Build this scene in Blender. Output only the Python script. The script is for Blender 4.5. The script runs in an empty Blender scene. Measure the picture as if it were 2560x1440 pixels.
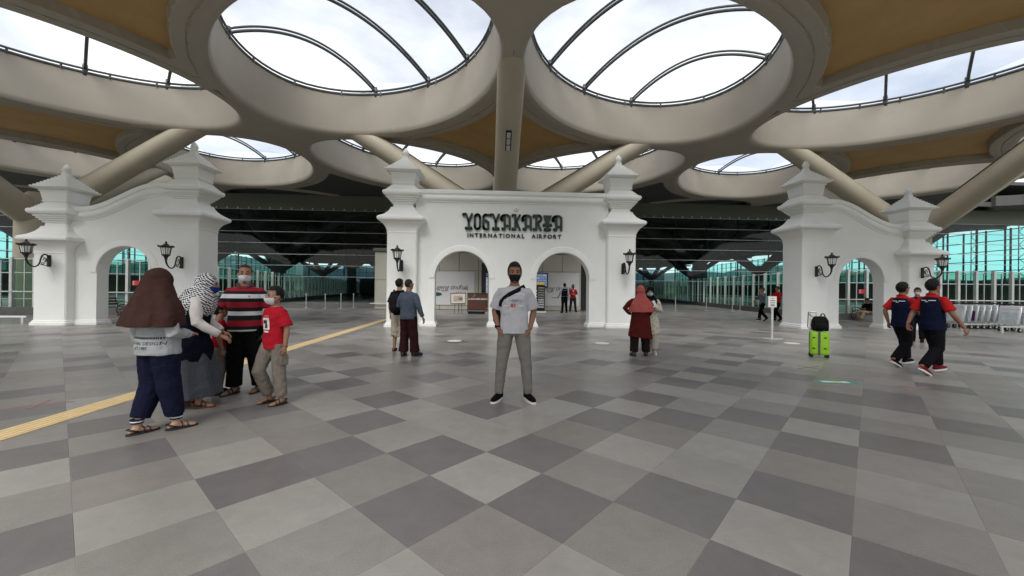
import bpy, bmesh, math, random
from mathutils import Vector, Matrix, noise
from mathutils.bvhtree import BVHTree
R = math.radians
sc = bpy.context.scene
COL = sc.collection
random.seed(7)

# ------------------------------------------------------------------ camera
CAM_H, YAW, PITCH, ROLL = 1.4107, 0.0588625, 0.002266, 0.0106169
cam_d = bpy.data.cameras.new('camera')
cam_d.sensor_width = 36.0
cam_d.lens = 36.0 * 1007.59 / 2560.0
cam_d.clip_start = 0.05
cam_d.clip_end = 20000
cam = bpy.data.objects.new('camera', cam_d)
COL.objects.link(cam)
def _cam_axis(x, y, z):
    c, s = math.cos(ROLL), math.sin(ROLL); x, z = c*x - s*z, s*x + c*z
    c, s = math.cos(PITCH), math.sin(PITCH); y, z = c*y - s*z, s*y + c*z
    c, s = math.cos(YAW), math.sin(YAW); x, y = c*x + s*y, -s*x + c*y
    return Vector((x, y, z))
_r, _u, _f = _cam_axis(1, 0, 0), _cam_axis(0, 0, 1), _cam_axis(0, 1, 0)
cam.matrix_world = Matrix(((_r.x, _u.x, -_f.x, 0), (_r.y, _u.y, -_f.y, 0), (_r.z, _u.z, -_f.z, CAM_H), (0, 0, 0, 1)))
sc.camera = cam

# ------------------------------------------------------------------ light
SUN_EL, SUN_AZ = 50.0, 195.0          # degrees; azimuth clockwise from +Y
world = bpy.data.worlds.new('World'); sc.world = world; world.use_nodes = True
wn, wl = world.node_tree.nodes, world.node_tree.links
wn.clear()
w_out = wn.new('ShaderNodeOutputWorld'); w_bg = wn.new('ShaderNodeBackground')
w_sky = wn.new('ShaderNodeTexSky'); w_sky.sky_type = 'NISHITA'; w_sky.sun_disc = False
w_sky.sun_elevation = R(SUN_EL); w_sky.sun_rotation = R(SUN_AZ)
w_sky.air_density = 1.0; w_sky.dust_density = 2.0
w_tc = wn.new('ShaderNodeTexCoord'); w_no = wn.new('ShaderNodeTexNoise')
w_no.inputs['Scale'].default_value = 2.6; w_no.inputs['Detail'].default_value = 6; w_no.inputs['Roughness'].default_value = .55
w_map = wn.new('ShaderNodeMapping'); w_map.inputs['Scale'].default_value = (1, 1, 2.2)
w_rmp = wn.new('ShaderNodeMapRange'); w_rmp.inputs[1].default_value = .30; w_rmp.inputs[2].default_value = .66
w_rmp.inputs[3].default_value = .36; w_rmp.inputs[4].default_value = 1.0
w_mix = wn.new('ShaderNodeMix'); w_mix.data_type = 'RGBA'
w_mix.inputs[7].default_value = (8.7, 8.8, 8.85, 1)      # cloud deck, in the sky texture's own scale
wl.new(w_tc.outputs['Generated'], w_map.inputs['Vector']); wl.new(w_map.outputs[0], w_no.inputs['Vector'])
wl.new(w_no.outputs[0], w_rmp.inputs[0]); wl.new(w_rmp.outputs[0], w_mix.inputs[0])
wl.new(w_sky.outputs[0], w_mix.inputs[6]); wl.new(w_mix.outputs[2], w_bg.inputs[0]); wl.new(w_bg.outputs[0], w_out.inputs[0])
w_bg.inputs[1].default_value = 0.085
sun_d = bpy.data.lights.new('sun', 'SUN'); sun_d.energy = 1.5; sun_d.angle = R(28); sun_d.color = (1, .97, .92)
sun = bpy.data.objects.new('sun', sun_d); COL.objects.link(sun)
_az, _el = R(SUN_AZ), R(SUN_EL)
_sd = Vector((math.sin(_az)*math.cos(_el), math.cos(_az)*math.cos(_el), math.sin(_el)))
sun.rotation_euler = _sd.to_track_quat('Z', 'Y').to_euler()
sc.view_settings.view_transform = 'Standard'; sc.view_settings.look = 'None'
sc.view_settings.exposure = 1.14; sc.view_settings.gamma = 1.0; sc.view_settings.use_curve_mapping = False
sc.render.engine = 'CYCLES'
cy = sc.cycles
cy.use_denoising = True
try: cy.denoiser = 'OPENIMAGEDENOISE'
except Exception: pass
cy.max_bounces = 9; cy.diffuse_bounces = 5; cy.glossy_bounces = 4; cy.transmission_bounces = 6; cy.transparent_max_bounces = 24
cy.caustics_reflective = False; cy.caustics_refractive = False; cy.sample_clamp_indirect = 6

# ------------------------------------------------------------------ materials
MATS = {}
def srgb(r, g, b):
    f = lambda c: (c/255/12.92 if c/255 <= .04045 else ((c/255+.055)/1.055)**2.4)
    return (f(r), f(g), f(b))
def mat(name, col, rough=.6, metal=0, var=.12, scale=6, bump=0, bscale=60, spec=.5, coat=0, var2=None):
    """principled surface with a noise in colour (grain, wear) and a fine bump"""
    if name in MATS: return MATS[name]
    m = bpy.data.materials.new(name); m.use_nodes = True
    n, l = m.node_tree.nodes, m.node_tree.links
    b = n['Principled BSDF']
    b.inputs['Roughness'].default_value = rough; b.inputs['Metallic'].default_value = metal
    b.inputs['Specular IOR Level'].default_value = spec
    if coat: b.inputs['Coat Weight'].default_value = coat
    tc = n.new('ShaderNodeTexCoord'); no = n.new('ShaderNodeTexNoise')
    no.inputs['Scale'].default_value = scale; no.inputs['Detail'].default_value = 5; no.inputs['Roughness'].default_value = .6
    l.new(tc.outputs['Object'], no.inputs['Vector'])
    rp = n.new('ShaderNodeValToRGB')
    rp.color_ramp.elements[0].position = .3; rp.color_ramp.elements[1].position = .7
    c0 = tuple(max(0, c*(1-var)) for c in col); c1 = tuple(min(1, c*(1+var)) for c in col)
    if var2: c1 = var2
    rp.color_ramp.elements[0].color = (*c0, 1); rp.color_ramp.elements[1].color = (*c1, 1)
    l.new(no.outputs[0], rp.inputs[0]); l.new(rp.outputs[0], b.inputs['Base Color'])
    if bump:
        n2 = n.new('ShaderNodeTexNoise'); n2.inputs['Scale'].default_value = bscale; n2.inputs['Detail'].default_value = 3
        l.new(tc.outputs['Object'], n2.inputs['Vector'])
        bp = n.new('ShaderNodeBump'); bp.inputs['Strength'].default_value = bump; bp.inputs['Distance'].default_value = .02
        l.new(n2.outputs[0], bp.inputs['Height']); l.new(bp.outputs[0], b.inputs['Normal'])
    MATS[name] = m
    return m
def glass(name, tint, refl=.10, rough=.02, ior=1.5):
    """thin sheet glass: straight-through tint plus a fresnel mirror"""
    m = bpy.data.materials.new(name); m.use_nodes = True
    n, l = m.node_tree.nodes, m.node_tree.links
    n.clear()
    o = n.new('ShaderNodeOutputMaterial'); t = n.new('ShaderNodeBsdfTransparent'); g = n.new('ShaderNodeBsdfGlossy')
    t.inputs[0].default_value = (*tint, 1); g.inputs['Roughness'].default_value = rough; g.inputs[0].default_value = (1, 1, 1, 1)
    fr = n.new('ShaderNodeLayerWeight'); fr.inputs[0].default_value = .5
    pw = n.new('ShaderNodeMath'); pw.operation = 'POWER'; pw.inputs[1].default_value = 4.5
    mul = n.new('ShaderNodeMath'); mul.operation = 'MULTIPLY_ADD'; mul.inputs[1].default_value = .85 - refl; mul.inputs[2].default_value = refl
    mul.use_clamp = True
    l.new(fr.outputs['Facing'], pw.inputs[0])
    mx = n.new('ShaderNodeMixShader')
    l.new(pw.outputs[0], mul.inputs[0]); l.new(mul.outputs[0], mx.inputs[0]); l.new(t.outputs[0], mx.inputs[1]); l.new(g.outputs[0], mx.inputs[2])
    l.new(mx.outputs[0], o.inputs[0])
    MATS[name] = m
    return m
def emit(name, col, s):
    m = bpy.data.materials.new(name); m.use_nodes = True
    b = m.node_tree.nodes['Principled BSDF']
    b.inputs['Base Color'].default_value = (*col, 1); b.inputs['Emission Color'].default_value = (*col, 1); b.inputs['Emission Strength'].default_value = s
    MATS[name] = m
    return m
def bands(name, stops, axis='Z', rough=.85, pat=None):
    """cloth printed in constant bands along one object axis; stops = [(coord, rgb)...] ascending"""
    m = bpy.data.materials.new(name); m.use_nodes = True
    n, l = m.node_tree.nodes, m.node_tree.links
    b = n['Principled BSDF']; b.inputs['Roughness'].default_value = rough; b.inputs['Specular IOR Level'].default_value = .15
    tc = n.new('ShaderNodeTexCoord'); sp = n.new('ShaderNodeSeparateXYZ'); l.new(tc.outputs['Object'], sp.inputs[0])
    lo, hi = stops[0][0], stops[-1][0] + .05
    mr = n.new('ShaderNodeMapRange'); mr.inputs[1].default_value = lo; mr.inputs[2].default_value = hi
    l.new(sp.outputs[axis], mr.inputs[0])
    rp = n.new('ShaderNodeValToRGB'); rp.color_ramp.interpolation = 'CONSTANT'
    els = rp.color_ramp.elements
    for i, (z, c) in enumerate(stops):
        p = (z-lo)/(hi-lo)
        e = els[0] if i == 0 else (els[1] if i == 1 else els.new(p))
        e.position = p; e.color = (*c, 1)
    l.new(mr.outputs[0], rp.inputs[0]); l.new(rp.outputs[0], b.inputs['Base Color'])
    MATS[name] = m
    return m

# ------------------------------------------------------------------ mesh helpers
class MB:
    """collects shapes; build() links them as ONE mesh object"""
    def __init__(s): s.v = []; s.f = []; s.mi = []; s.cur = 0
    def add(s, vs, fs):
        o = len(s.v); s.v += [tuple(v) for v in vs]
        for f in fs: s.f.append(tuple(i+o for i in f)); s.mi.append(s.cur)
        return s
    def box(s, c, d, rot=None, ch=0):
        x, y, z = d[0]/2, d[1]/2, d[2]/2
        if ch:
            vs = []
            for zz, k in ((-z, ch), (-z+ch, 0), (z-ch, 0), (z, ch)):
                a, b = x-k, y-k
                q = ch*.7 if not k else 0
                for px, py in ((-a+ch, -b), (a-ch, -b), (a, -b+ch), (a, b-ch), (a-ch, b), (-a+ch, b), (-a, b-ch), (-a, -b+ch)):
                    vs.append(Vector((px, py, zz)))
            fs = [tuple(range(7, -1, -1))]
            for k in range(3):
                for i in range(8): fs.append((k*8+i, k*8+(i+1) % 8, (k+1)*8+(i+1) % 8, (k+1)*8+i))
            fs.append(tuple(range(24, 32)))
        else:
            vs = [Vector((i*x, j*y, k*z)) for k in (-1, 1) for j in (-1, 1) for i in (-1, 1)]
            fs = [(0, 2, 3, 1), (4, 5, 7, 6), (0, 1, 5, 4), (2, 6, 7, 3), (0, 4, 6, 2), (1, 3, 7, 5)]
        if rot is not None: vs = [rot @ v for v in vs]
        c = Vector(c)
        return s.add([v + c for v in vs], fs)
    def loft(s, rings, close=True, cap=True):
        n = len(rings[0]); vs = [p for r in rings for p in r]; fs = []
        for k in range(len(rings)-1):
            for i in range(n if close else n-1):
                j = (i+1) % n
                fs.append((k*n+i, k*n+j, (k+1)*n+j, (k+1)*n+i))
        if cap and close:
            fs.append(tuple(range(n-1, -1, -1))); fs.append(tuple((len(rings)-1)*n+i for i in range(n)))
        return s.add(vs, fs)
    def tube(s, pts, r, n=10, cap=True, flat=1.0, ref=None):
        """swept round (or flattened) section along a polyline; r a number or one per point"""
        pts = [Vector(p) for p in pts]
        rs = r if isinstance(r, (list, tuple)) else [r]*len(pts)
        rings = []; up = None
        for i, p in enumerate(pts):
            d = (pts[min(i+1, len(pts)-1)] - pts[max(i-1, 0)])
            d = d.normalized() if d.length > 1e-9 else Vector((0, 0, 1))
            if up is None:
                up = Vector(ref) if ref is not None else (Vector((0, 0, 1)) if abs(d.z) < .9 else Vector((0, 1, 0)))
            u = (up - d*up.dot(d)); u = u.normalized() if u.length > 1e-6 else d.orthogonal().normalized()
            up = u; w = d.cross(u)
            rings.append([p + (w*math.cos(2*math.pi*k/n) + u*math.sin(2*math.pi*k/n)*flat)*rs[i] for k in range(n)])
        return s.loft(rings, True, cap)
    def lathe(s, prof, n=16, c=(0, 0, 0), cap=True):
        c = Vector(c)
        return s.loft([[c + Vector((r*math.cos(2*math.pi*k/n), r*math.sin(2*math.pi*k/n), z)) for k in range(n)] for r, z in prof], True, cap)
    def ell(s, c, r, n=14, m=9, rot=None):
        c = Vector(c); rings = []
        for k in range(m):
            t = math.pi*(k+.5*(0 if 0 < k < m-1 else 0))/(m-1)
            t = min(max(t, .04), math.pi-.04)
            ring = []
            for i in range(n):
                a = 2*math.pi*i/n
                v = Vector((r[0]*math.sin(t)*math.cos(a), r[1]*math.sin(t)*math.sin(a), -r[2]*math.cos(t)))
                if rot is not None: v = rot @ v
                ring.append(c+v)
            rings.append(ring)
        return s.loft(rings)
    def prism(s, poly, y0, y1):
        """polygon in (x,z) extruded along y"""
        n = len(poly)
        vs = [Vector((x, y0, z)) for x, z in poly] + [Vector((x, y1, z)) for x, z in poly]
        fs = [tuple(range(n)), tuple(range(2*n-1, n-1, -1))] + [(i, i+n, (i+1) % n+n, (i+1) % n) for i in range(n)]
        return s.add(vs, fs)
    def mesh(s, name, mats, smooth=False, recalc=False, angle=None):
        me = bpy.data.meshes.new(name); me.from_pydata(s.v, [], s.f)
        if not isinstance(mats, (list, tuple)): mats = [mats]
        for m in mats: me.materials.append(m)
        if len(mats) > 1: me.polygons.foreach_set('material_index', s.mi)
        if recalc:
            bm = bmesh.new(); bm.from_mesh(me); bmesh.ops.recalc_face_normals(bm, faces=bm.faces); bm.to_mesh(me); bm.free()
        if smooth: me.polygons.foreach_set('use_smooth', [True]*len(me.polygons))
        if angle: 
            me.polygons.foreach_set('use_smooth', [True]*len(me.polygons)); me.set_sharp_from_angle(angle=R(angle))
        me.update()
        return me
    def build(s, name, mats, parent=None, smooth=False, recalc=True, angle=None, **kw):
        return obj(name, s.mesh(name, mats, smooth, recalc, angle), parent, **kw)
def obj(name, me, parent=None, loc=None, rot=None, **kw):
    o = bpy.data.objects.new(name, me); COL.objects.link(o)
    if parent is not None: o.parent = parent
    if loc is not None: o.location = loc
    if rot is not None: o.rotation_euler = rot
    for k, v in kw.items(): o[k] = v
    return o
def thing(name, label, cat, loc=(0, 0, 0), rz=0, group=None):
    o = bpy.data.objects.new(name, None); COL.objects.link(o); o.empty_display_size = .2
    o.location = loc; o.rotation_euler = (0, 0, rz); o['label'] = label; o['category'] = cat
    if group: o['group'] = group
    return o
def tag(o, label, cat, group=None):
    o['label'] = label; o['category'] = cat
    if group: o['group'] = group
    return o
def struct(o): o['kind'] = 'structure'; return o
def copy_tree(o, parent=None):
    c = o.copy(); COL.objects.link(c); c.parent = parent
    for ch in o.children: copy_tree(ch, c)
    return c
def text_mesh(s, size, extrude=0, shear=0, align='LEFT', space=1.0, bold=0):
    cu = bpy.data.curves.new('t', 'FONT'); cu.body = s; cu.size = size; cu.extrude = extrude; cu.shear = shear
    cu.align_x = align; cu.space_character = space; cu.resolution_u = 3; cu.offset = bold
    o = bpy.data.objects.new('t', cu); COL.objects.link(o)
    dg = bpy.context.evaluated_depsgraph_get(); dg.update()
    me = bpy.data.meshes.new_from_object(o.evaluated_get(dg))
    bpy.data.objects.remove(o); bpy.data.curves.remove(cu)
    return me
def flat_text(name, s, size, m, parent, loc, rot=(R(90), 0, 0), extrude=.003, **kw):
    me = text_mesh(s, size, extrude, **kw); me.materials.clear(); me.materials.append(m)
    return obj(name, me, parent, loc, rot)

# ================================================================== THE SETTING
XC = 0.91                                   # axis of the gates
# ---- palette
m_conc = mat('fair_faced_concrete', (.375, .337, .278), .75, var=.055, scale=.45, bump=.15, bscale=25)
m_column = mat('pale_column_render', (.42, .37, .285), .65, var=.06, scale=.8, bump=.05, bscale=30)
m_gold = mat('ochre_ceiling_board', (.46, .285, .105), .6, var=.10, scale=.8)
m_steel = mat('dark_grey_steel', (.10, .105, .10), .45, .4, var=.15)
m_silver = mat('brushed_aluminium', (.62, .63, .62), .35, .6, var=.08, scale=3)
m_greyal = mat('grey_anodised_aluminium', (.42, .43, .43), .4, .3, var=.08)
m_black = mat('black_metal', (.02, .021, .022), .45, .3, var=.3, scale=20)
m_white = mat('white_painted_render', (.80, .805, .78), .7, var=.025, scale=1.6, bump=.10, bscale=45)
m_panel = mat('beige_wall_panel', (.50, .48, .41), .5, var=.05, scale=.8)
m_darkpl = mat('dark_stone_plinth', (.12, .115, .105), .5, var=.15, scale=3)
m_soffit = mat('dark_grey_fascia', (.15, .155, .13), .6, var=.08)
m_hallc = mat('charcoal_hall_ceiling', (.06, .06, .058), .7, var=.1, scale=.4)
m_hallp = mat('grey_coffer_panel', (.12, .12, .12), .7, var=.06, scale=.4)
g_front = glass('smoked_facade_glass', (.44, .66, .66), .018)
g_end = glass('grey_end_glass', (.24, .32, .40), .02)
g_side = glass('teal_curtain_glass', (.52, .93, .90), .02)
g_screen = glass('green_screen_glass', (.42, .64, .54), .03)
m_film = glass('clear_cushion_film', (.80, .815, .84), .03, .05)

# ---- ground, hills
g = MB(); g.add([(-9000, -9000, -.06), (9000, -9000, -.06), (9000, 9000, -.06), (-9000, 9000, -.06)], [(0, 1, 2, 3)])
struct(g.build('ground', mat('lawn_and_soil', (.05, .10, .035), .9, var=.35, scale=.05), recalc=False))
h = MB(); N = 220; vs = []; fs = []
for i in range(N+1):
    a = 2*math.pi*i/N
    q = .5+.5*noise.noise((math.cos(a)*3, math.sin(a)*3, 1)) + .35*noise.noise((math.cos(a)*11, math.sin(a)*11, 4)) + .15*noise.noise((math.cos(a)*30, math.sin(a)*30, 9))
    hh = 70 + 170*max(0, q)
    for r, z in ((2600, -2), (2900, hh*.35), (3300, hh*.8), (3600, hh), (4200, -2)):
        vs.append((r*math.sin(a), r*math.cos(a), z + 12*noise.noise((a*25, r*.01, 3))*(z > 0)))
for i in range(N):
    for k in range(4): fs.append((i*5+k, (i+1)*5+k, (i+1)*5+k+1, i*5+k+1))
h.add(vs, fs); struct(h.build('hills', mat('forested_hillside', (.045, .075, .07), .95, var=.3, scale=.004), smooth=True))

# ---- paved floor: one sheet of joint mortar, the granite tiles are laid on it
T = 0.6; OA, OB = .117826, .117069
fb = MB(); fb.add([(-62, -45, -.0018), (62, -45, -.0018), (62, 140, -.0018), (-62, 140, -.0018)], [(0, 1, 2, 3)])
floor = struct(fb.build('plaza_floor', mat('joint_mortar', (.23, .222, .205), .9, var=.1), recalc=False))
def tile_mat(name, col, sp):
    m = mat(name, col, .52, var=.055, scale=2.2, spec=.45)
    n, l = m.node_tree.nodes, m.node_tree.links
    b = n['Principled BSDF']; base = b.inputs['Base Color'].links[0].from_socket
    tc = n.new('ShaderNodeTexCoord')
    geo = n.new('ShaderNodeNewGeometry')
    a = n.new('ShaderNodeTexNoise'); a.inputs['Scale'].default_value = 150; a.inputs['Detail'].default_value = 2
    l.new(geo.outputs['Position'], a.inputs['Vector'])
    r = n.new('ShaderNodeMapRange'); r.inputs[1].default_value = .3; r.inputs[2].default_value = .7; r.inputs[3].default_value = 1-sp; r.inputs[4].default_value = 1+sp
    l.new(a.outputs[0], r.inputs[0])
    w = n.new('ShaderNodeTexNoise'); w.inputs['Scale'].default_value = .55; w.inputs['Detail'].default_value = 4
    l.new(geo.outputs['Position'], w.inputs['Vector'])
    r2 = n.new('ShaderNodeMapRange'); r2.inputs[1].default_value = .3; r2.inputs[2].default_value = .7; r2.inputs[3].default_value = .90; r2.inputs[4].default_value = 1.10
    l.new(w.outputs[0], r2.inputs[0])
    s3 = n.new('ShaderNodeTexNoise'); s3.inputs['Scale'].default_value = 7; s3.inputs['Detail'].default_value = 6; s3.inputs['Roughness'].default_value = .7; s3.inputs['Distortion'].default_value = .6
    l.new(geo.outputs['Position'], s3.inputs['Vector'])
    r5 = n.new('ShaderNodeMapRange'); r5.inputs[1].default_value = .35; r5.inputs[2].default_value = .75; r5.inputs[3].default_value = 1.05; r5.inputs[4].default_value = .88
    l.new(s3.outputs[0], r5.inputs[0])
    mu00 = n.new('ShaderNodeMath'); mu00.operation = 'MULTIPLY'; l.new(r2.outputs[0], mu00.inputs[0]); l.new(r5.outputs[0], mu00.inputs[1]); r2 = mu00
    mu0 = n.new('ShaderNodeMath'); mu0.operation = 'MULTIPLY'; l.new(r.outputs[0], mu0.inputs[0]); l.new(r2.outputs[0], mu0.inputs[1])
    oi = n.new('ShaderNodeObjectInfo'); r3 = n.new('ShaderNodeMapRange'); r3.inputs[3].default_value = .94; r3.inputs[4].default_value = 1.06
    l.new(oi.outputs['Random'], r3.inputs[0])
    mu1 = n.new('ShaderNodeMath'); mu1.operation = 'MULTIPLY'; l.new(mu0.outputs[0], mu1.inputs[0]); l.new(r3.outputs[0], mu1.inputs[1])
    vm = n.new('ShaderNodeVectorMath'); vm.operation = 'SCALE'; l.new(base, vm.inputs[0]); l.new(mu1.outputs[0], vm.inputs['Scale'])
    l.new(vm.outputs[0], b.inputs['Base Color'])
    # worn polish: the gloss wanders
    r4 = n.new('ShaderNodeMapRange'); r4.inputs[1].default_value = .3; r4.inputs[2].default_value = .7; r4.inputs[3].default_value = .28; r4.inputs[4].default_value = .45
    l.new(w.outputs[0], r4.inputs[0]); l.new(r4.outputs[0], b.inputs['Roughness'])
    bp = n.new('ShaderNodeBump'); bp.inputs['Strength'].default_value = .12; bp.inputs['Distance'].default_value = .004
    l.new(a.outputs[0], bp.inputs['Height']); l.new(bp.outputs[0], b.inputs['Normal'])
    return m
TM = [tile_mat('granite_dark', (.145, .135, .132), .14), tile_mat('granite_mid', (.222, .209, .192), .20),
      tile_mat('granite_light', (.275, .262, .240), .08), tile_mat('granite_warm', (.213, .196, .179), .22)]
DARK = {(-2, 16), (-1, 5), (-1, 8), (-1, 11), (-1, 13), (0, 3), (0, 7), (0, 9), (0, 16), (0, 18), (1, 5), (2, 3), (2, 5), (2, 8), (3, 0), (3, 2), (3, 4), (3, 6), (3, 10), (4, -1), (4, 1), (4, 3), (4, 7), (4, 9), (4, 11), (5, 0), (5, 5), (5, 10), (6, 3), (6, 8), (6, 13), (7, 0), (7, 2), (7, 4), (7, 10), (7, 12), (8, -1), (8, 1), (8, 3), (8, 9), (8, 11), (9, 0), (9, 10), (10, -2), (10, 3), (11, -1), (11, 0), (11, 2), (11, 4), (11, 6), (12, -3), (12, -1), (12, 3), (13, 1), (14, -2), (14, 3), (15, 2), (16, 3)}
LIGHT = {(0, 5), (1, 2), (1, 4), (1, 6), (2, 1), (3, 3), (3, 5), (3, 7), (4, 0), (4, 5), (4, 6), (4, 10), (5, 2), (6, -1), (6, 1), (6, 7), (7, 3), (8, 0), (10, -1), (10, 5), (11, 3), (15, 3)}
KNOWN = {(i, j) for i, a, b in ((-2, 15, 16), (-1, 4, 16), (0, 3, 15), (1, 2, 14), (2, 1, 13), (3, 0, 12), (4, -1, 11), (5, -2, 10), (6, -2, 9), (7, -2, 8), (8, -2, 7), (9, -2, 6), (10, -3, 5), (11, -3, 3), (12, -3, 2), (13, -3, 1), (14, -3, 1), (15, -3, -1), (16, -4, -2), (17, -4, -3), (18, -4, -4)) for j in range(a, b+1)}
def tone(i, j):
    if (i, j) in DARK: return 0
    if (i, j) in LIGHT: return 2
    rr = random.Random(i*7919 + j*104729 + 13)
    q = rr.random()
    near = (i, j) in KNOWN
    if near: return 1 if q < .62 else (3 if q < .82 else 2)
    return 0 if q < .10 else (1 if q < .52 else (3 if q < .60 else 2))
S2 = math.sqrt(.5)
def tpos(a, b):
    p, q = (a+OA)*T, (b+OB)*T
    return ((p-q)*S2, (p+q)*S2)
def tile_mesh(m):
    t = MB(); hh = T/2 - .0012; c = .0010
    vs = []
    for k, z in ((hh, -.006), (hh, -c*.7), (hh-c, 0)):
        vs += [(0, -k*2*S2, z), (k*2*S2, 0, z), (0, k*2*S2, z), (-k*2*S2, 0, z)]
    fs = [(8, 9, 10, 11)] + [(r*4+i, r*4+(i+1) % 4, r*4+4+(i+1) % 4, r*4+4+i) for r in (0, 1) for i in range(4)]
    t.add(vs, fs); return t.mesh('floor_tile', m, recalc=False)
tmesh = [tile_mesh(m) for m in TM]
def in_view(x, y):
    z = math.sin(YAW)*x + math.cos(YAW)*y
    return z > .9 and abs((math.cos(YAW)*x - math.sin(YAW)*y)/z) < 1.36 and CAM_H/z < .78
cand = []
for i in range(-70, 180):
    for j in range(-70, 180):
        x, y = tpos(i+.5, j+.5)
        if abs(x) < 61 and -44 < y < 139: cand.append((x*x+y*y, i, j, x, y))
cand.sort()
near = [c for c in cand if in_view(c[3], c[4])][:300]
nset = {(c[1], c[2]) for c in near}
for d, i, j, x, y in near:
    obj('floor_tile', tmesh[tone(i, j)], floor, (x, y, 0))
ft = MB()
for d, i, j, x, y in cand:
    if (i, j) in nset: continue
    k = (T/2-.0012)*2*S2
    ft.cur = tone(i, j)
    ft.add([(x, y-k, -.001), (x+k, y, -.001), (x, y+k, -.001), (x-k, y, -.001)], [(0, 1, 2, 3)])
ft.build('floor_tiles_beyond', TM, floor, recalc=False, kind='stuff')

# tactile strip of ribbed yellow tiles running towards the gate
ts = thing('tactile_strip', 'yellow ribbed tactile guide strip crossing the grey floor to the gate', 'tactile paving', (-4.49, 0, 0))
m_tac = mat('yellow_tactile_tile', (.74, .56, .30), .6, var=.07, scale=5)
tb = MB(); tb.box((0, 0, .0035), (.298, .2995, .007))
for k in range(4): tb.box((-.105+.07*k, 0, .009), (.030, .2985, .006))
tme = tb.mesh('strip_tile', m_tac)
for k in range(72): obj('strip_tile', tme, ts, (0, 2.6+k*.3, 0))

# ---------------------------------------------------------------- canopy of oval openings
X0, Y0, D, ZB = .77, 22.1, 12.0, 9.40
EA, EB, EE = 6.644, 4.509, 1.9
def sup(a, b, n, e=EE):
    pts = []
    for k in range(n):
        t = 2*math.pi*k/n
        c, s = math.cos(t), math.sin(t)
        r = (abs(c/a)**e + abs(s/b)**e)**(-1/e)
        pts.append(Vector((r*c, r*s)))
    return pts
def offs(pts, d):
    n = len(pts); out = []
    for k in range(n):
        t = pts[(k+1) % n] - pts[k-1]
        out.append(pts[k] + Vector((t.y, -t.x)).normalized()*d)
    return out
RIM_H = 2.0
def ring_mesh(name, m, n, prof, rot):
    base = sup(EA, EB, n); top = sup(EA-.35, EB, n)
    c, s = math.cos(rot), math.sin(rot)
    rings = []
    for d, z in prof:
        f = max(0, min(1, z/RIM_H)) if d < .13 else 0
        o = offs(base, d)
        ring = [p*(1-f) + q*f for p, q in zip(o, top)] if f > 0 else o
        rings.append([Vector((c*p.x - s*p.y, s*p.x + c*p.y, z)) for p in ring])
    b = MB(); b.loft(rings, True, False)
    return b.mesh(name, m, smooth=True, recalc=False, angle=32)
PROF = [(.42, RIM_H), (0, RIM_H), (0, .30), (.02, .16), (.08, .06), (.18, .01), (.30, 0), (.41, 0), (.43, .04), (.43, .6)]
PROFH = [(.4, 1.0), (0, 1.0), (0, .12), (.15, 0), (.40, 0), (.42, .4)]
canopy = thing('canopy_roof', 'beige concrete canopy pierced by rows of large oval skylights', 'canopy', (X0, Y0, 0))
hall = thing('terminal_building', 'dark glazed terminal hall with long horizontal glass lines behind the gates', 'building', (X0, 36.3, 0))
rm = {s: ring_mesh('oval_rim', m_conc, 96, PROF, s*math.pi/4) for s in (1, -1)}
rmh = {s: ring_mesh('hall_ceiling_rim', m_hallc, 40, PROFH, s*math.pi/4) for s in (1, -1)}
def cap_mesh(name, m, n, z, a, b, rot, dome=0):
    bs = sup(a, b, n); c, s = math.cos(rot), math.sin(rot); M = MB(); vs = []; fs = []
    steps = 6 if dome else 1
    for k in range(steps+1):
        f = 1 - k/steps if k < steps else .0001
        for p in bs:
            q = p*f; vs.append((c*q.x - s*q.y, s*q.x + c*q.y, z + dome*(1-(q.y/b)**2)*math.sqrt(max(0, 1-(q.x/a)**2))))
    for k in range(steps):
        for i in range(n): fs.append((k*n+i, k*n+(i+1) % n, (k+1)*n+(i+1) % n, (k+1)*n+i))
    M.add(vs, fs); return M.mesh(name, m, smooth=True)
DOME = 1.55
film = {s: cap_mesh('skylight_film', m_film, 48, RIM_H+.22, EA-.2, EB+.12, s*math.pi/4, DOME) for s in (1, -1)}
coff = {s: cap_mesh('coffer_panel', m_hallp, 40, .55, EA+.2, EB+.2, s*math.pi/4) for s in (1, -1)}
def rib_mesh(s, U):
    c, q = math.cos(s*math.pi/4), math.sin(s*math.pi/4)
    a, b = EA-.25, EB+.06
    V = b*(max(0, 1-abs(U/a)**EE))**(1/EE)
    M = MB()
    for dz, rr, n in ((0, .065, 8), (.17, .05, 8)):
        pts = []
        for k in range(25):
            v = V*(-1+2*k/24)
            z = RIM_H + .18 + dz + (DOME*.98)*(1-(v/V)**2)*math.sqrt(max(0, 1-(U/a)**2))
            pts.append((c*U - q*v, q*U + c*v, z))
        M.tube(pts, rr, n)
    for v in (-V, V):
        M.tube([(c*U-q*v, q*U+c*v, RIM_H-.05), (c*U-q*v*.985, q*U+c*v*.985, RIM_H+.45)], .10, 8)
    return M.mesh('skylight_rib', m_steel, smooth=True)
ribs = {s: [rib_mesh(s, U) for U in (-4.3, -1.35, 1.55, 4.4)] for s in (1, -1)}
def edge_mesh(s):
    c, q = math.cos(s*math.pi/4), math.sin(s*math.pi/4); M = MB()
    for d, z, r in ((-.04, RIM_H+.07, .07), (.0, RIM_H+.23, .055)):
        ps = [Vector((c*p.x - q*p.y, q*p.x + c*p.y, z)) for p in offs(sup(EA-.35, EB, 72), -.02-d)]
        M.tube(ps + [ps[0]], r, 6, False)
    for p in offs(sup(EA-.35, EB, 18), -.03): M.box((c*p.x - q*p.y, q*p.x + c*p.y, RIM_H+.12), (.06, .06, .26))
    return M.mesh('edge_tube', m_steel, smooth=False)
edges = {s: edge_mesh(s) for s in (1, -1)}
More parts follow.
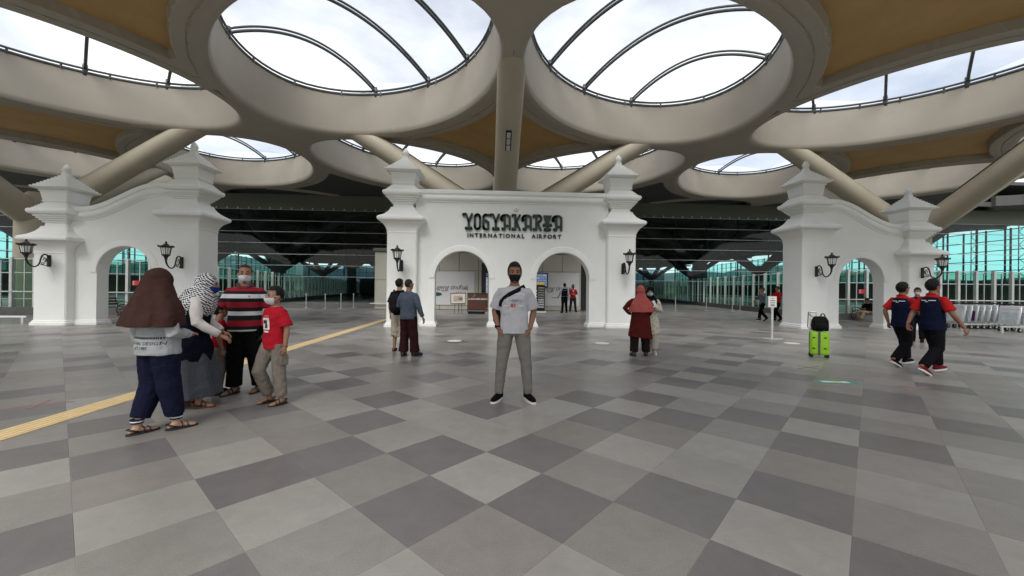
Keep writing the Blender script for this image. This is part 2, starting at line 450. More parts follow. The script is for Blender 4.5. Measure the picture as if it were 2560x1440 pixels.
def ray_ell(ox, oy, dx, dy, cx, cy, s, off):
    """distance along a ray from (ox,oy) to the opening (grown by off) centred (cx,cy); None if missed"""
    c, q = math.cos(s*math.pi/4), math.sin(s*math.pi/4)
    best = None; t = 0
    while t < 12.2:
        X, Y = ox+dx*t-cx, oy+dy*t-cy
        u, v = c*X+q*Y, -q*X+c*Y
        if (abs(u)/(EA+off))**EE + (abs(v)/(EB+off))**EE < 1: return t
        t += .06
    return None
def petals_near(ix, iy):
    """openings around lattice point (ix,iy) in units of D from (X0,Y0); returns local centres and sense"""
    out = []
    for sx in (-1, 1):
        for sy in (-1, 1):
            # node if ix+iy odd, cell if even
            node = (ix+iy) % 2 != 0
            s = sx*sy if node else -sx*sy
            out.append((sx*D/2, sy*D/2, s))
    return out
def star_poly(ix, iy, off, rmax, n=96):
    pet = petals_near(ix, iy); pts = []
    for k in range(n):
        a = 2*math.pi*(k+.5)/n; dx, dy = math.cos(a), math.sin(a); r = rmax
        for cx, cy, s in pet:
            t = ray_ell(0, 0, dx, dy, cx, cy, s, off)
            if t is not None: r = min(r, t)
        pts.append(Vector((r*dx, r*dy)))
    return pts
def plate(name, m, poly, z0, z1):
    M = MB(); n = len(poly)
    vs = [(p.x, p.y, z0) for p in poly] + [(p.x, p.y, z1) for p in poly] + [(0, 0, z0)]
    fs = [(i, i+n, (i+1) % n+n, (i+1) % n) for i in range(n)] + [(2*n, i, (i+1) % n) for i in range(n)] + [tuple(range(2*n-1, n-1, -1))]
    M.add(vs, fs); return M.mesh(name, m, recalc=True)
nodeP = plate('node_slab', m_conc, star_poly(1, 0, .34, 4.7), -.006, 1.9)
goldP = plate('ceiling_panel', m_gold, star_poly(0, 0, 1.0, 8.6), .34, .6)
def cell_ring(name, m, offz, n):
    M = MB(); M.loft([[Vector((p.x, p.y, z)) for p in star_poly(0, 0, o, 8.9, n)] for o, z in offz], True, False)
    return M.mesh(name, m, recalc=True)
cellR = cell_ring('cell_border', m_conc, [(.36, .5), (.36, .004), (.62, .004), (.635, .035), (.69, .035), (.705, .004), (1.04, .004), (1.10, .03), (1.16, .40)], 120)
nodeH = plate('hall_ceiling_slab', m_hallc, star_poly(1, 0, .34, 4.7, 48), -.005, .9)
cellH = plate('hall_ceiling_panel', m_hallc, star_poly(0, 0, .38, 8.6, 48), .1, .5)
# rim seam joints of the cast rings are in the concrete material; openings repeat on a diagonal lattice
for iy2 in range(-5, 2, 2):                    # petal rows at Y0 + iy2/2*D; unseen rearmost row added to dim the near floor
    for ix2 in range(-9, 10, 2):
        cx, cy = ix2/2*D, iy2/2*D
        # sense: A (-1,-1) -> -1 ; B (1,-1) -> 1
        s = 1 if ((ix2 - iy2)//2) % 2 == 1 else -1
        if abs(cx) > 31: continue  # outer bays left off so side light reaches the gates
        o = obj('oval_rim', rm[s], canopy, (cx, cy, ZB))
        if abs(cx) < 34 and iy2 > -5:
            obj('skylight_film', film[s], o)
            for rmsh in ribs[s]: obj('skylight_rib', rmsh, o)
            obj('edge_tube', edges[s], o)
for iy in range(-3, 2):
    for ix in range(-3, 4):
        if (ix+iy) % 2: 
            obj('node_slab', nodeP, canopy, (ix*D, iy*D, ZB))
        else:
            obj('ceiling_panel', goldP, canopy, (ix*D, iy*D, ZB)); obj('cell_border', cellR, canopy, (ix*D, iy*D, ZB))
# hall ceiling behind the glass front
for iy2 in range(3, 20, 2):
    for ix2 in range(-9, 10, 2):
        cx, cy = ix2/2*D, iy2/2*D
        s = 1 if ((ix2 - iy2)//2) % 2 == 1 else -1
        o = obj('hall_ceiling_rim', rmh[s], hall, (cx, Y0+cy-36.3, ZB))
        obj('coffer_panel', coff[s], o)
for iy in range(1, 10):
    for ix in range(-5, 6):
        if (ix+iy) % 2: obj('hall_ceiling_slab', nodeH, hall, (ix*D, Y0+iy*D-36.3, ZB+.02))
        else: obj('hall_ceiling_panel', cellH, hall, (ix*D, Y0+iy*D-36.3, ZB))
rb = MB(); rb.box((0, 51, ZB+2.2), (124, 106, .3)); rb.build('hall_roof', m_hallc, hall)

# ---------------------------------------------------------------- tree columns
def tree_column(loc, label, group=None, m=None, detail=True, cat='column'):
    m = m or m_column
    t = thing('tree_column', label, cat, loc, 0, group)
    b = MB(); b.lathe([(.95, 0), (.95, .12), (.80, .14), (.76, 2.5), (.74, 4.6), (.78, 5.1), (.70, 5.7), (.3, 6.1)], 28)
    b.build('trunk', m, t, smooth=True, angle=40)
    for k in range(4):
        a = math.pi/2*k; d = Vector((math.cos(a), math.sin(a), 0))
        p0 = Vector((0, 0, 4.75)); p1 = d*7.3 + Vector((0, 0, ZB))
        b = MB(); b.tube([p0.lerp(p1, f) for f in (0, .1, .35, .65, .85)], [.62, .60, .56, .53, .52], 28, ref=(0, 0, 1))
        ax_ = (p1-p0).normalized()
        for i in range(len(b.v)-28, len(b.v)):              # the end is cut level with the underside of the canopy
            v_ = Vector(b.v[i]); b.v[i] = tuple(v_ + ax_*((ZB + .02 - v_.z)/ax_.z))
        br = b.build('branch', m, t, smooth=True, angle=40)
        if not detail: continue
        ax = (p1-p0).normalized(); up = (Vector((0, 0, 1)) - ax*ax.z).normalized(); sd = ax.cross(up)
        # three floodlights in a dark slot on the outer underside
        rotm = Matrix((sd, ax, -up)).transposed()     # columns: side, along, outward(down)
        if k == 3:
            slot = MB(); c0 = p0.lerp(p1, .70)
            slot.box(c0 - up*.535, (.23, .98, .05), rotm); slot.build('light_slot', m_black, br)
            for q in (-.31, 0, .31):
                f = MB(); f.box(c0 + ax*q - up*.555, (.15, .20, .07), rotm, ch=.01); f.box(c0 + ax*(q-.13) - up*.55, (.15, .06, .05), rotm)
                f.build('floodlight', m_silver, br)
        # conduit along the flank and stepped uplighters
        f = MB(); f.tube([p0.lerp(p1, .15) + up*.60 + Vector((0, .15, 0)), p0.lerp(p1, .86) + up*.55 + Vector((0, .15, 0))], .045, 8); f.build('conduit', m_steel, br, smooth=True)
        for q in range(5 if k % 2 == 0 else 0):
            c1 = p0.lerp(p1, .66+q*.05) + Vector((0, .58, 0)) - up*.18
            f = MB(); f.box(c1, (.22, .16, .10), rotm, ch=.02); f.build('uplighter', m_silver, br)
    return t
tree_column((X0, Y0, 0), 'beige concrete tree column branching behind the white gate with the airport name')
tree_column((X0-2*D, Y0, 0), 'beige concrete tree column rising behind the white gate beside the low metal rail')
tree_column((X0+2*D, Y0, 0), 'beige concrete tree column rising behind the white gate beside the luggage trolleys')
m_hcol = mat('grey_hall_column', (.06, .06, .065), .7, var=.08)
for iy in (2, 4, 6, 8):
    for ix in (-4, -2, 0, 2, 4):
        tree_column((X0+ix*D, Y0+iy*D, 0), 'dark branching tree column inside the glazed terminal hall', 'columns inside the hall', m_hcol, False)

# ---------------------------------------------------------------- glass front of the hall
YF = 36.3
pw, ph = 3.0, .97
pm = MB(); pm.add([(-pw/2, 0, 0), (pw/2, 0, 0), (pw/2, 0, ph), (-pw/2, 0, ph)], [(0, 1, 2, 3)])
pme = pm.mesh('glass_pane', g_front, recalc=False)
ZL = [2.30 + .97*k for k in range(7)]           # 2.30 ... 8.12
for k in range(6):
    for i in range(-20, 21): obj('glass_pane', pme, hall, (i*pw, 0, ZL[k]))
mm = MB(); mm.box((0, -.05, 0), (124, .09, .042), ch=.008); mme = mm.mesh('mullion', m_greyal)
for z in ZL: obj('mullion', mme, hall, (0, 0, z))
vm_ = MB(); vm_.box((0, .10, 5.2), (.06, .14, 5.84)); vme = vm_.mesh('glass_fin', m_black)
for i in range(-20, 22): obj('glass_fin', vme, hall, (i*pw-1.5, 0, 0))
fa = MB(); fa.box((0, .25, 8.82), (124, .5, 1.30)); fa.build('fascia', m_soffit, hall)
cl = MB(); cl.box((0, 0, 0), (.06, .10, .16)); clm = cl.mesh('bracket', m_silver)
for i in range(-60, 61): 
    if abs(i) < 45: obj('bracket', clm, hall, (i*.9, -.03, 8.22))
# side walls of the hall and the far end: teal glazing with steel trusses behind
def side_wall(x0, y0, x1, y1, gm):
    L = math.hypot(x1-x0, y1-y0); a = math.atan2(y1-y0, x1-x0); n = int(L/2.4)
    w = MB(); w.add([(0, 0, 2.9), (L, 0, 2.9), (L, 0, 8.8), (0, 0, 8.8)], [(0, 1, 2, 3)])
    wall = w.build('curtain_wall', gm, hall, recalc=False, loc=(x0-X0, y0-YF, 0), rot=(0, 0, a))
    lo = MB(); lo.box((L/2, 0, 1.45), (L, .3, 2.9)); lo.build('added_base_wall', mat('reflection_dark_green', (.035, .06, .05), .5, var=.25, scale=.4), wall)  # added wall: darkens the view below the glazing, its green paints a reflection
    m1 = MB(); m1.box((L/2, 0, 0), (L, .12, .08)); me1 = m1.mesh('transom', m_steel)
    for k in range(6): obj('transom', me1, wall, (0, 0, 2.95+k*1.15))
    m2 = MB(); m2.box((0, 0, 5.9), (.10, .16, 5.9)); me2 = m2.mesh('mullion', m_steel)
    for k in range(n+1): obj('mullion', me2, wall, (k*2.4, 0, 0))
    return wall, L, a
tr = MB()
for q in (-.35, .35): tr.tube([(q, 0, 0), (q, 0, 9.2)], .05, 6)
for k in range(12):
    s_ = -1 if k % 2 else 1
    tr.tube([(-.35*s_, 0, .2+k*.75), (.35*s_, 0, .95+k*.75)], .03, 5)
tru = tr.mesh('lattice', m_greyal)
for (x0, y0, x1, y1) in ((58, 37, 66, 138), (-56, 37, -64, 138)):
    wall, L, a = side_wall(x0, y0, x1, y1, g_side)
    for k in range(1, 20):
        off = Vector((math.cos(a), math.sin(a), 0))*k*4.8 + Vector((math.sin(a), -math.cos(a), 0))*(1.3 if x0 > 0 else -1.3)
        t = obj('steel_truss', tru, None, (x0+off.x, y0+off.y, 0), (0, 0, a))
        tag(t, 'pale steel lattice mast outside the %s' % ('teal curtain wall beyond the luggage trolleys' if x0 > 0 else 'teal curtain wall beyond the low metal rail'), 'mast', 'masts along the hall wall')
wall, L, a = side_wall(62, 139, -62, 139, g_end)

# ================================================================== WHITE GATES
YG = 15.22                                   # middle plane of the gate walls
def sq_ring(w, z, ch=.035):
    c = min(ch, w*.3); a = w - c
    return [Vector(p) for p in ((-a, -w, z), (a, -w, z), (w, -a, z), (w, a, z), (a, w, z), (-a, w, z), (-w, a, z), (-w, -a, z))]
def pillar(parent, x, short):
    dz = -.93 if short else 0
    base = [(.60, 0), (.60, .085), (.585, .10), (.565, .105), (.565, .15), (.55, .165), (.53, .175)]
    sh = MB(); sh.loft([sq_ring(w, z) for w, z in base + [(.53, 3.38+dz), (.545, 3.385+dz), (.548, 3.43+dz), (.535, 3.435+dz), (.55, 3.50+dz), (.58, 3.58+dz), (.64, 3.68+dz), (.73, 3.76+dz), (.77, 3.79+dz)]], True, True)
    shaft = sh.build('pillar', m_white, parent, loc=(x, YG, 0), angle=28)
    cp = MB()
    P = [(.70, 3.785), (.78, 3.80), (.815, 3.83), (.83, 3.88), (.82, 3.93), (.785, 3.965), (.74, 3.985), (.66, 4.03), (.585, 4.09), (.52, 4.16), (.47, 4.24), (.435, 4.31),
         (.435, 4.335), (.37, 4.34), (.355, 4.47)]
    w, z = .41, 4.475
    for k in range(4): P += [(w, z), (w+.008, z+.045), (w-.02, z+.05), (w-.018, z+.064)]; w += .052; z += .064
    P += [(.60, 4.735), (.65, 4.76), (.68, 4.81), (.68, 4.86), (.66, 4.905), (.62, 4.92)]
    w, z = .585, 4.925
    for k in range(4): P += [(w, z), (w-.004, z+.04), (w-.055, z+.042), (w-.055, z+.054)]; w -= .048; z += .054
    P += [(.39, 5.145), (.40, 5.19), (.425, 5.195), (.428, 5.22), (.405, 5.225), (.455, 5.54), (.48, 5.545), (.485, 5.585), (.455, 5.595), (.52, 5.615), (.60, 5.645), (.632, 5.67), (.625, 5.705), (.58, 5.71)]
    w, z = .57, 5.712
    for k in range(8): P += [(w, z), (w-.003, z+.044), (w-.075, z+.046), (w-.075, z+.058)]; w -= .0575; z += .058
    P += [(.115, 6.18), (.11, 6.25), (.095, 6.27)]
    cp.loft([sq_ring(w, z+dz, .03) for w, z in P], True, True)
    cap = cp.build('pillar_crown', m_white, shaft, angle=28)
    fn = MB(); fn.lathe([(.075, 6.26+dz), (.12, 6.275+dz), (.12, 6.30+dz), (.085, 6.315+dz), (.10, 6.34+dz), (.125, 6.39+dz), (.12, 6.44+dz), (.085, 6.51+dz), (.045, 6.57+dz), (.01, 6.60+dz)], 18)
    fn.build('finial', m_white, shaft, smooth=True, angle=50)
    return shaft
def wall_mesh(x0, x1, top, arches, th=.45, n=60):
    """wall slab with arched openings; top(x) gives its height; arches = [(cx, r, spring)]"""
    xs = sorted(set([x0, x1] + [x0 + (x1-x0)*k/n for k in range(n+1)] + [cx + r*math.cos(math.pi*k/28) for cx, r, s in arches for k in range(29)]))
    ya, yb = -th/2, th/2
    W = MB()
    def low(x, e):
        for cx, r, s in arches:
            if abs(x-cx) < r - 1e-6: return s + math.sqrt(max(0, r*r-(x-cx)**2))
            if abs(abs(x-cx)-r) <= 1e-6: 
                inside = (e > 0 and x < cx) or (e < 0 and x > cx)
                return s if inside else 0
        return 0
    for a, b in zip(xs, xs[1:]):
        la, lb = low(a, 1), low(b, -1)
        ta, tb = top(a), top(b)
        W.add([(a, ya, la), (b, ya, lb), (b, ya, tb), (a, ya, ta)], [(0, 1, 2, 3)])
        W.add([(a, yb, la), (b, yb, lb), (b, yb, tb), (a, yb, ta)], [(3, 2, 1, 0)])
        W.add([(a, ya, ta), (b, ya, tb), (b, yb, tb), (a, yb, ta)], [(0, 1, 2, 3)])
        W.add([(a, ya, la), (b, ya, lb), (b, yb, lb), (a, yb, la)], [(3, 2, 1, 0)])
    for cx, r, s in arches:
        for sg in (-1, 1):
            q = [(cx+sg*r, ya, 0), (cx+sg*r, yb, 0), (cx+sg*r, yb, s), (cx+sg*r, ya, s)]
            W.add(q, [(0, 1, 2, 3) if sg < 0 else (3, 2, 1, 0)])
    for x, sg in ((x0, -1), (x1, 1)):
        W.add([(x, ya, 0), (x, yb, 0), (x, yb, top(x)), (x, ya, top(x))], [(3, 2, 1, 0) if sg < 0 else (0, 1, 2, 3)])
    return W
def arch_ring(parent, cx, r, s, th=.45):
    for side, nm in ((-1, 'front'), (1, 'back')):
        A = MB(); rings = []
        ang = [math.pi*k/32 for k in range(33)]
        for a in ang:
            d = Vector((math.cos(a), 0, math.sin(a))); c = Vector((cx, side*th/2, s))
            rings.append([c + d*(r+.012), c + d*(r+.012) + Vector((0, side*.028, 0)), c + d*(r+.19) + Vector((0, side*.028, 0)), c + d*(r+.21) + Vector((0, side*.02, 0)), c + d*(r+.225)])
        A.loft(rings, False, False)
        A.build('arch_moulding', m_white, parent, smooth=True, angle=30)
def cornice(parent, pts, th=.45):
    """roll and slab moulding that follows the wall top; pts along x,z"""
    sec = [(.0, .012), (.075, .008), (.085, -.02), (.085, -.13), (.075, -.14), (.05, -.15), (.05, -.20), (.075, -.22), (.105, -.26), (.115, -.31), (.10, -.36), (.065, -.395), (.035, -.41), (.03, -.45), (.0, -.46)]
    for side in (-1, 1):
        C = MB(); rings = []
        for i, (x, z) in enumerate(pts):
            t = Vector((pts[min(i+1, len(pts)-1)][0]-pts[max(i-1, 0)][0], pts[min(i+1, len(pts)-1)][1]-pts[max(i-1, 0)][1])).normalized()
            nx, nz = -t.y, t.x
            rings.append([Vector((x + nx*q, side*(th/2 + p), z + nz*q)) for p, q in sec])
        C.loft(rings, False, False)
        C.build('cornice', m_white, parent, angle=30)
def foot(parent, xa, xb, th=.45):
    F = MB()
    sec = [(.07, 0), (.07, .085), (.055, .10), (.035, .105), (.035, .15), (.02, .165), (0, .175)]
    rings = []
    for d, z in sec:
        rings.append([Vector((xa-d, -th/2-d, z)), Vector((xb+d, -th/2-d, z)), Vector((xb+d, th/2+d, z)), Vector((xa-d, th/2+d, z))])
    F.loft(rings, True, True); F.build('base_moulding', m_white, parent, angle=28)
gate_c = thing('gate', 'broad white gate with two arches and the airport name in dark letters', 'gate', (XC, 0, 0))
pillar(gate_c, -4.03, False); pillar(gate_c, 4.03, False)
W = wall_mesh(-3.6, 3.6, lambda x: 5.03, [(-1.885, 1.0, 1.79), (1.885, 1.0, 1.79)])
W.build('wall', m_white, gate_c, loc=(0, YG, 0))
def trims(g, fn):
    before = set(o.name for o in g.children)
    fn()
    for o in g.children:
        if o.name not in before: o.location.y += YG
def _t():
    for s in (-1, 1): arch_ring(gate_c, s*1.885, 1.0, 1.79)
    cornice(gate_c, [(-3.62, 5.03), (3.62, 5.03)])
    foot(gate_c, -.885, .885); foot(gate_c, -3.6, -2.885); foot(gate_c, 2.885, 3.6)
trims(gate_c, _t)
for sg, lab in ((-1, 'white gate with one arch and swept top beside the low metal rail'), (1, 'white gate with one arch and swept top beside the luggage trolleys')):
    gt = thing('gate', lab, 'gate', (XC, 0, 0))
    pillar(gt, sg*11.57, False); pillar(gt, sg*15.9, True)
    def top(x, sg=sg):
        q = (abs(x) - 12.55)/(15.15-12.55); q = min(1, max(0, q)); q = q*q*(3-2*q)
        return 5.03 - .92*q
    a, b = sorted((sg*11.9, sg*15.6))
    wall_mesh(a, b, top, [(sg*13.72, .93, 1.84)]).build('wall', m_white, gt, loc=(0, YG, 0))
    def _t():
        arch_ring(gt, sg*13.72, .93, 1.84)
        cornice(gt, [(a + (b-a)*k/44, top(a + (b-a)*k/44)) for k in range(45)])
        i0, i1 = sorted((sg*12.1, sg*12.79)); foot(gt, i0, i1)
        i0, i1 = sorted((sg*14.65, sg*15.5)); foot(gt, i0, i1)
    trims(gt, _t)

# ---- raised lettering on the wide gate
m_letter = mat('dark_green_letter_metal', (.012, .030, .022), .35, .2, var=.3, scale=6)
def stroke_letter(strokes, h, t, depth, fills=()):
    M = MB()
    for st in strokes:
        pts = [Vector((p[0]*h, p[1]*h)) for p in st]
        for a, b in zip(pts, pts[1:]):
            d = (b-a)
            if d.length < 1e-6: continue
            n = Vector((-d.y, d.x)).normalized()*t/2
            M.prism([((a+n).x, (a+n).y), ((a-n).x, (a-n).y), ((b-n).x, (b-n).y), ((b+n).x, (b+n).y)], -depth, 0)
        for p in pts:
            M.prism([(p.x + t/2*math.cos(2*math.pi*k/10), p.y + t/2*math.sin(2*math.pi*k/10)) for k in range(10)], -depth-.0012, 0)
    for poly in fills: M.prism([(x*h, y*h) for x, y in poly], -depth-.0024, 0)
    return M
def arc(cx, cy, rx, ry, a0, a1, n=9): return [(cx + rx*math.cos(R(a0+(a1-a0)*k/n)), cy + ry*math.sin(R(a0+(a1-a0)*k/n))) for k in range(n+1)]
_foot = lambda x: [[(x-.15, .13), (x-.17, .06), (x-.10, .04), (x+.10, .04), (x+.17, .06), (x+.15, .13)]]
LET = {
 'Y': (.56, [[(-.02, .88), (-.03, .95), (.04, .96), (.13, .96), (.31, .50), (.31, .06)], [(.50, .96), (.31, .50)]] + _foot(.31)),
 'O': (.47, [arc(.22, .76, .16, .19, 0, 180) + [(.06, .24)] + arc(.22, .24, .16, .19, 180, 360) + [(.38, .76)]]),
 'G': (.45, [[(.36, .92)] + arc(.20, .76, .14, .18, 70, 180) + [(.06, .24)] + arc(.20, .22, .14, .17, 180, 270) + [(.36, .05), (.36, .48), (.25, .52), (.22, .60)]]),
 'A': (.64, [[(.08, .64), (.15, .68)] + arc(.24, .70, .22, .24, 200, 90) + [(.40, .94), (.54, .84), (.56, .06)], [(.24, .90), (.24, .06), (.12, .05), (.10, .12)], [(.24, .28), (.56, .28)]], ),
 'K': (.55, [[(.02, .90), (.04, .96), (.20, .96), (.20, .06), (.06, .05), (.04, .12)], [(.47, .95), (.24, .50)], [(.28, .52), (.48, .04)]]),
 'R': (.57, [[(.02, .86), (.03, .95), (.34, .96)] + arc(.34, .76, .16, .20, 90, -90, 7) + [(.26, .54), (.48, .04)], [(.20, .95), (.20, .06), (.06, .05), (.04, .12)]]),
 'T': (.52, [[(.06, .42), (.02, .34), (.16, .35), (.36, .35), (.50, .34), (.46, .42)], [(.26, .40), (.26, .06)]] + _foot(.26)),
}
TFILL = [[(-.01, .98), (.53, .98), (.36, .40), (.16, .40)]]
x = -1.86
hgt = .60
widths = [LET[c][0] for c in 'YOGYAKARTA']; gap = (3.70 - sum(widths)*hgt)/9.4
for c in 'YOGYAKARTA':
    M = stroke_letter(LET[c][1], hgt, .085, .07, TFILL if c == 'T' else ())
    M.build('letter', m_letter, gate_c, loc=(x+.02, YG-.225-.012, 3.58))
    x += LET[c][0]*hgt + gap
s2 = 'INTERNATIONAL AIRPORT'
meas = {}
x = -1.70
m_letter2 = mat('near_black_letter_metal', (.012, .013, .014), .4, .2, var=.2)
tot = 0
lm = []
for c in s2:
    if c == ' ': lm.append((None, .17)); tot += .17; continue
    me = text_mesh(c, .205, .02, bold=.006); me.materials.clear(); me.materials.append(m_letter2)
    xs = [v.co.x for v in me.vertices]; w0, w1 = min(xs), max(xs)
    for v in me.vertices: v.co.x -= w0
    lm.append((me, w1-w0)); tot += w1-w0
gap = (3.50 - tot)/(len(s2)-1)
for me, w in lm:
    if me: obj('letter', me, gate_c, (x, YG-.225-.03, 3.315), (R(90), 0, 0))
    x += w + gap
# small white dome camera above the name
dc = thing('dome_camera', 'small white dome camera fixed above the airport name', 'camera', (XC+.10, YG-.225, 4.38))
b = MB(); b.tube([(0, 0, 0), (0, -.05, 0), (0, -.075, 0)], [.085, .085, .07], 18); b.build('housing', mat('white_plastic', (.78, .78, .76), .4, var=.02), dc, smooth=True, angle=40)
b = MB(); b.ell((0, -.078, 0), (.022, .022, .022)); b.build('lens', m_black, dc, smooth=True)

# ---- wall lanterns
m_iron = mat('black_cast_iron', (.018, .018, .017), .5, .35, var=.35, scale=25)
m_rust = mat('bronze_lantern_roof', (.045, .032, .026), .55, .3, var=.35, scale=18)
m_lglass = mat('frosted_lantern_glass', (.75, .76, .74), .25, var=.04)
def lantern(loc, label):
    t = thing('wall_lantern', label, 'lamp', loc, 0, 'lanterns on the gate pillars')
    b = MB(); b.box((0, -.02, .19), (.12, .04, .40), ch=.012)
    for z in (.04, .34): b.tube([(0, -.04, z), (0, -.055, z)], .02, 8)
    b.build('wall_plate', m_iron, t)
    a = MB()
    pts = [(0, -.04, .36), (0, -.10, .395), (0, -.17, .40), (0, -.235, .35), (0, -.27, .24), (0, -.30, .10), (0, -.36, .01), (0, -.45, -.03), (0, -.55, -.01), (0, -.64, .07), (0, -.69, .17), (0, -.70, .27)]
    a.tube(pts, [.022]*9 + [.024, .028, .034], 10)
    arm = a.build('arm', m_iron, t, smooth=True)
    s_ = MB()
    sp = [(0, -.13 - (.075-.012*k*.5)*math.cos(k*.7)*(1-k/16), .20 + (.09)*math.sin(k*.7)*(1-k/16)) for k in range(13)]
    s_.tube(sp, .012, 7)
    sp = [(0, -.20 + (.06)*math.cos(k*.75)*(1-k/13), .09 + .06*math.sin(k*.75)*(1-k/13)) for k in range(10)]
    s_.tube(sp, .011, 7)
    s_.tube([(0, -.04, .05), (0, -.14, .03), (0, -.28, .06)], .013, 7); s_.tube([(0, -.04, .28), (0, -.10, .24), (0, -.16, .29), (0, -.22, .33)], .010, 7)
    s_.build('scrollwork', m_iron, t, smooth=True)
    c = Vector((0, -.70, 0))
    b = MB(); b.lathe([(.03, .25), (.045, .28), (.06, .33), (.10, .375), (.125, .39), (.128, .42), (.11, .425)], 6, c); b.build('lantern_cup', m_iron, t)
    b = MB(); b.lathe([(.108, .425), (.150, .64)], 6, c); g_ = b.build('lantern_glass', m_lglass, t)
    f = MB()
    for k in range(6):
        q = 2*math.pi*k/6
        for dq, rr in ((0, .010), (math.pi/6, .005)):
            ca, sa = math.cos(q+dq), math.sin(q+dq); k1, k2 = (1, 1) if not dq else (.87, .87)
            f.tube([c + Vector((.112*ca*k1, .112*sa*k1, .42)), c + Vector((.154*ca*k2, .154*sa*k2, .645))], rr, 6)
    f.build('lantern_bars', m_iron, t)
    r = MB(); rings = []
    for rad, z, wv in ((.15, .635, 0), (.165, .645, 0), (.215, .675, .016), (.225, .70, .02), (.16, .70, .01), (.09, .725, 0), (.075, .75, 0), (.05, .775, 0), (.022, .785, 0), (.03, .80, 0), (.034, .825, 0), (.02, .85, 0), (.004, .855, 0)):
        rings.append([c + Vector((rad*math.cos(2*math.pi*k/36), rad*math.sin(2*math.pi*k/36), z + wv*math.cos(6*2*math.pi*k/36))) for k in range(36)])
    r.loft(rings); r.build('lantern_roof', m_rust, t, smooth=True, angle=50)
    return t
for x, lab in ((-15.9, 'black wall lantern on the short pillar beside the low metal rail'), (-11.57, 'black wall lantern on the tall pillar above the checked headscarf'),
               (-4.03, 'black wall lantern on the wide gate pillar above the blue-grey shirt man'), (4.07, 'black wall lantern on the wide gate pillar above the pink headscarf'),
               (11.59, 'black wall lantern on the tall pillar above the lime suitcase'), (15.9, 'black wall lantern on the short pillar above the navy vests')):
    lantern((XC+x, YG-.53, 2.01), lab)

# ================================================================== GLASS SCREENS, PORTAL, FURNITURE
m_rail = mat('white_steel_rail', (.75, .76, .74), .3, .1, var=.03)
def screen(x0, y0, x1, y1, step, label, h=2.62, reds=()):
    L = math.hypot(x1-x0, y1-y0); a = math.atan2(y1-y0, x1-x0); n = max(1, round(L/step)); st = L/n
    t = thing('glass_screen', label, 'glass screen', (x0, y0, 0), a)
    b = MB(); b.box((L/2, 0, .17), (L, .34, .34), ch=.01); b.build('plinth', m_darkpl, t)
    p = MB(); p.box((0, 0, .34+(h-.34)/2), (.13, .16, h-.34), ch=.012); p.box((0, -.10, 1.05), (.05, .08, .05)); pme = p.mesh('post', m_rail if step > 1.5 else m_silver)
    g = MB(); g.add([(.085, .03, .36), (st-.085, .03, .36), (st-.085, .03, h-.1), (.085, .03, h-.1)], [(0, 1, 2, 3)]); gme = g.mesh('glass_pane', g_screen, recalc=False)
    v = MB(); v.box((st/2, .035, .36+(h-.5)/2), (.035, .045, h-.5)); vme = v.mesh('mullion', m_silver)
    for k in range(n+1):
        obj('post', pme, t, (k*st, 0, 0))
        if k < n: obj('glass_pane', gme, t, (k*st, 0, 0)); obj('mullion', vme, t, (k*st, 0, 0))
    for z, r in ((1.05, .032), (1.92, .018), (h-.06, .022), (.72, .014)):
        q = MB(); q.tube([(0, -.13 if z == 1.05 else .02, z), (L, -.13 if z == 1.05 else .02, z)], r, 8); q.build('rail', m_rail if z == 1.05 else m_silver, t, smooth=True)
    return t
YS = 19.8
screen(-44, YS, -15.75, YS, 1.02, 'green glass screen with silver posts behind the gate beside the low metal rail')
screen(17.55, YS, 44, YS, 1.02, 'green glass screen with silver posts behind the luggage trolleys')
screen(-15.75, YS, -26.4, 84, 1.6, 'long glass screen receding into the hall behind the striped polo man')
screen(17.55, YS, 28.2, 84, 1.6, 'long glass screen receding into the hall behind the teal bin')
for (x, z, lab) in ((-16.36, 1.50, 'small red notice stuck to the glass behind the brown headscarf'), (19.35, 1.47, 'small red notice stuck to the glass above the seated man')):
    t = thing('notice', lab, 'notice', (x, YS-.02, z))
    b = MB(); b.box((0, 0, 0), (.40, .006, .22), ch=.002); b.build('sheet', mat('red_vinyl', (.62, .06, .06), .5, var=.05), t)
    for q in (.05, -.05):
        b = MB(); b.tube([(-.13, -.003, q), (-.13, -.007, q)], .03, 10); b.build('dot', mat('white_vinyl', (.8, .78, .76), .5, var=.02), t)
        b = MB(); b.box((.03, -.005, q), (.2, .004, .03)); b.build('print_line', mat('dark_red_print', (.45, .03, .03), .5), t)
# added dark sheets standing in for the unlit depth of the two corridors
for x0, x1, lab in ((-26.2, -8, 'added dark sheet standing in for the unlit passage end behind the thin steel bollards'), (9.8, 28, 'added dark sheet standing in for the unlit passage end behind the teal bin')):
    b = MB(); b.box(((x0+x1)/2, 84.2, 1.6), (x1-x0, .3, 3.2)); tag(b.build('dark_backdrop', mat('passage_darkness', (.03, .035, .04), .5, var=.1)), lab, 'wall')
# lit lamps of the hall ceiling
m_lamp = emit('hall_lamp_light', (1, .97, .9), 6)
for i, (x, y) in enumerate(((12.5, 60), (13.2, 60.6), (13.9, 61.2), (20, 74), (20.8, 73.6), (21.6, 73.2), (28, 58), (28.7, 58.6), (29.4, 59.2), (34, 70), (34.7, 70.2), (10, 78), (10.8, 78.4))):
    t = thing('ceiling_lamp', 'small lit lamp on the dark hall ceiling', 'lamp', (x, y, 9.0), 0, 'lamps on the hall ceiling')
    b = MB(); b.lathe([(.16, .3), (.18, .05), (.15, 0)], 12); b.build('housing', m_black, t)
    b = MB(); b.lathe([(.14, -.012), (.14, -.002)], 12); b.build('diffuser', m_lamp, t)

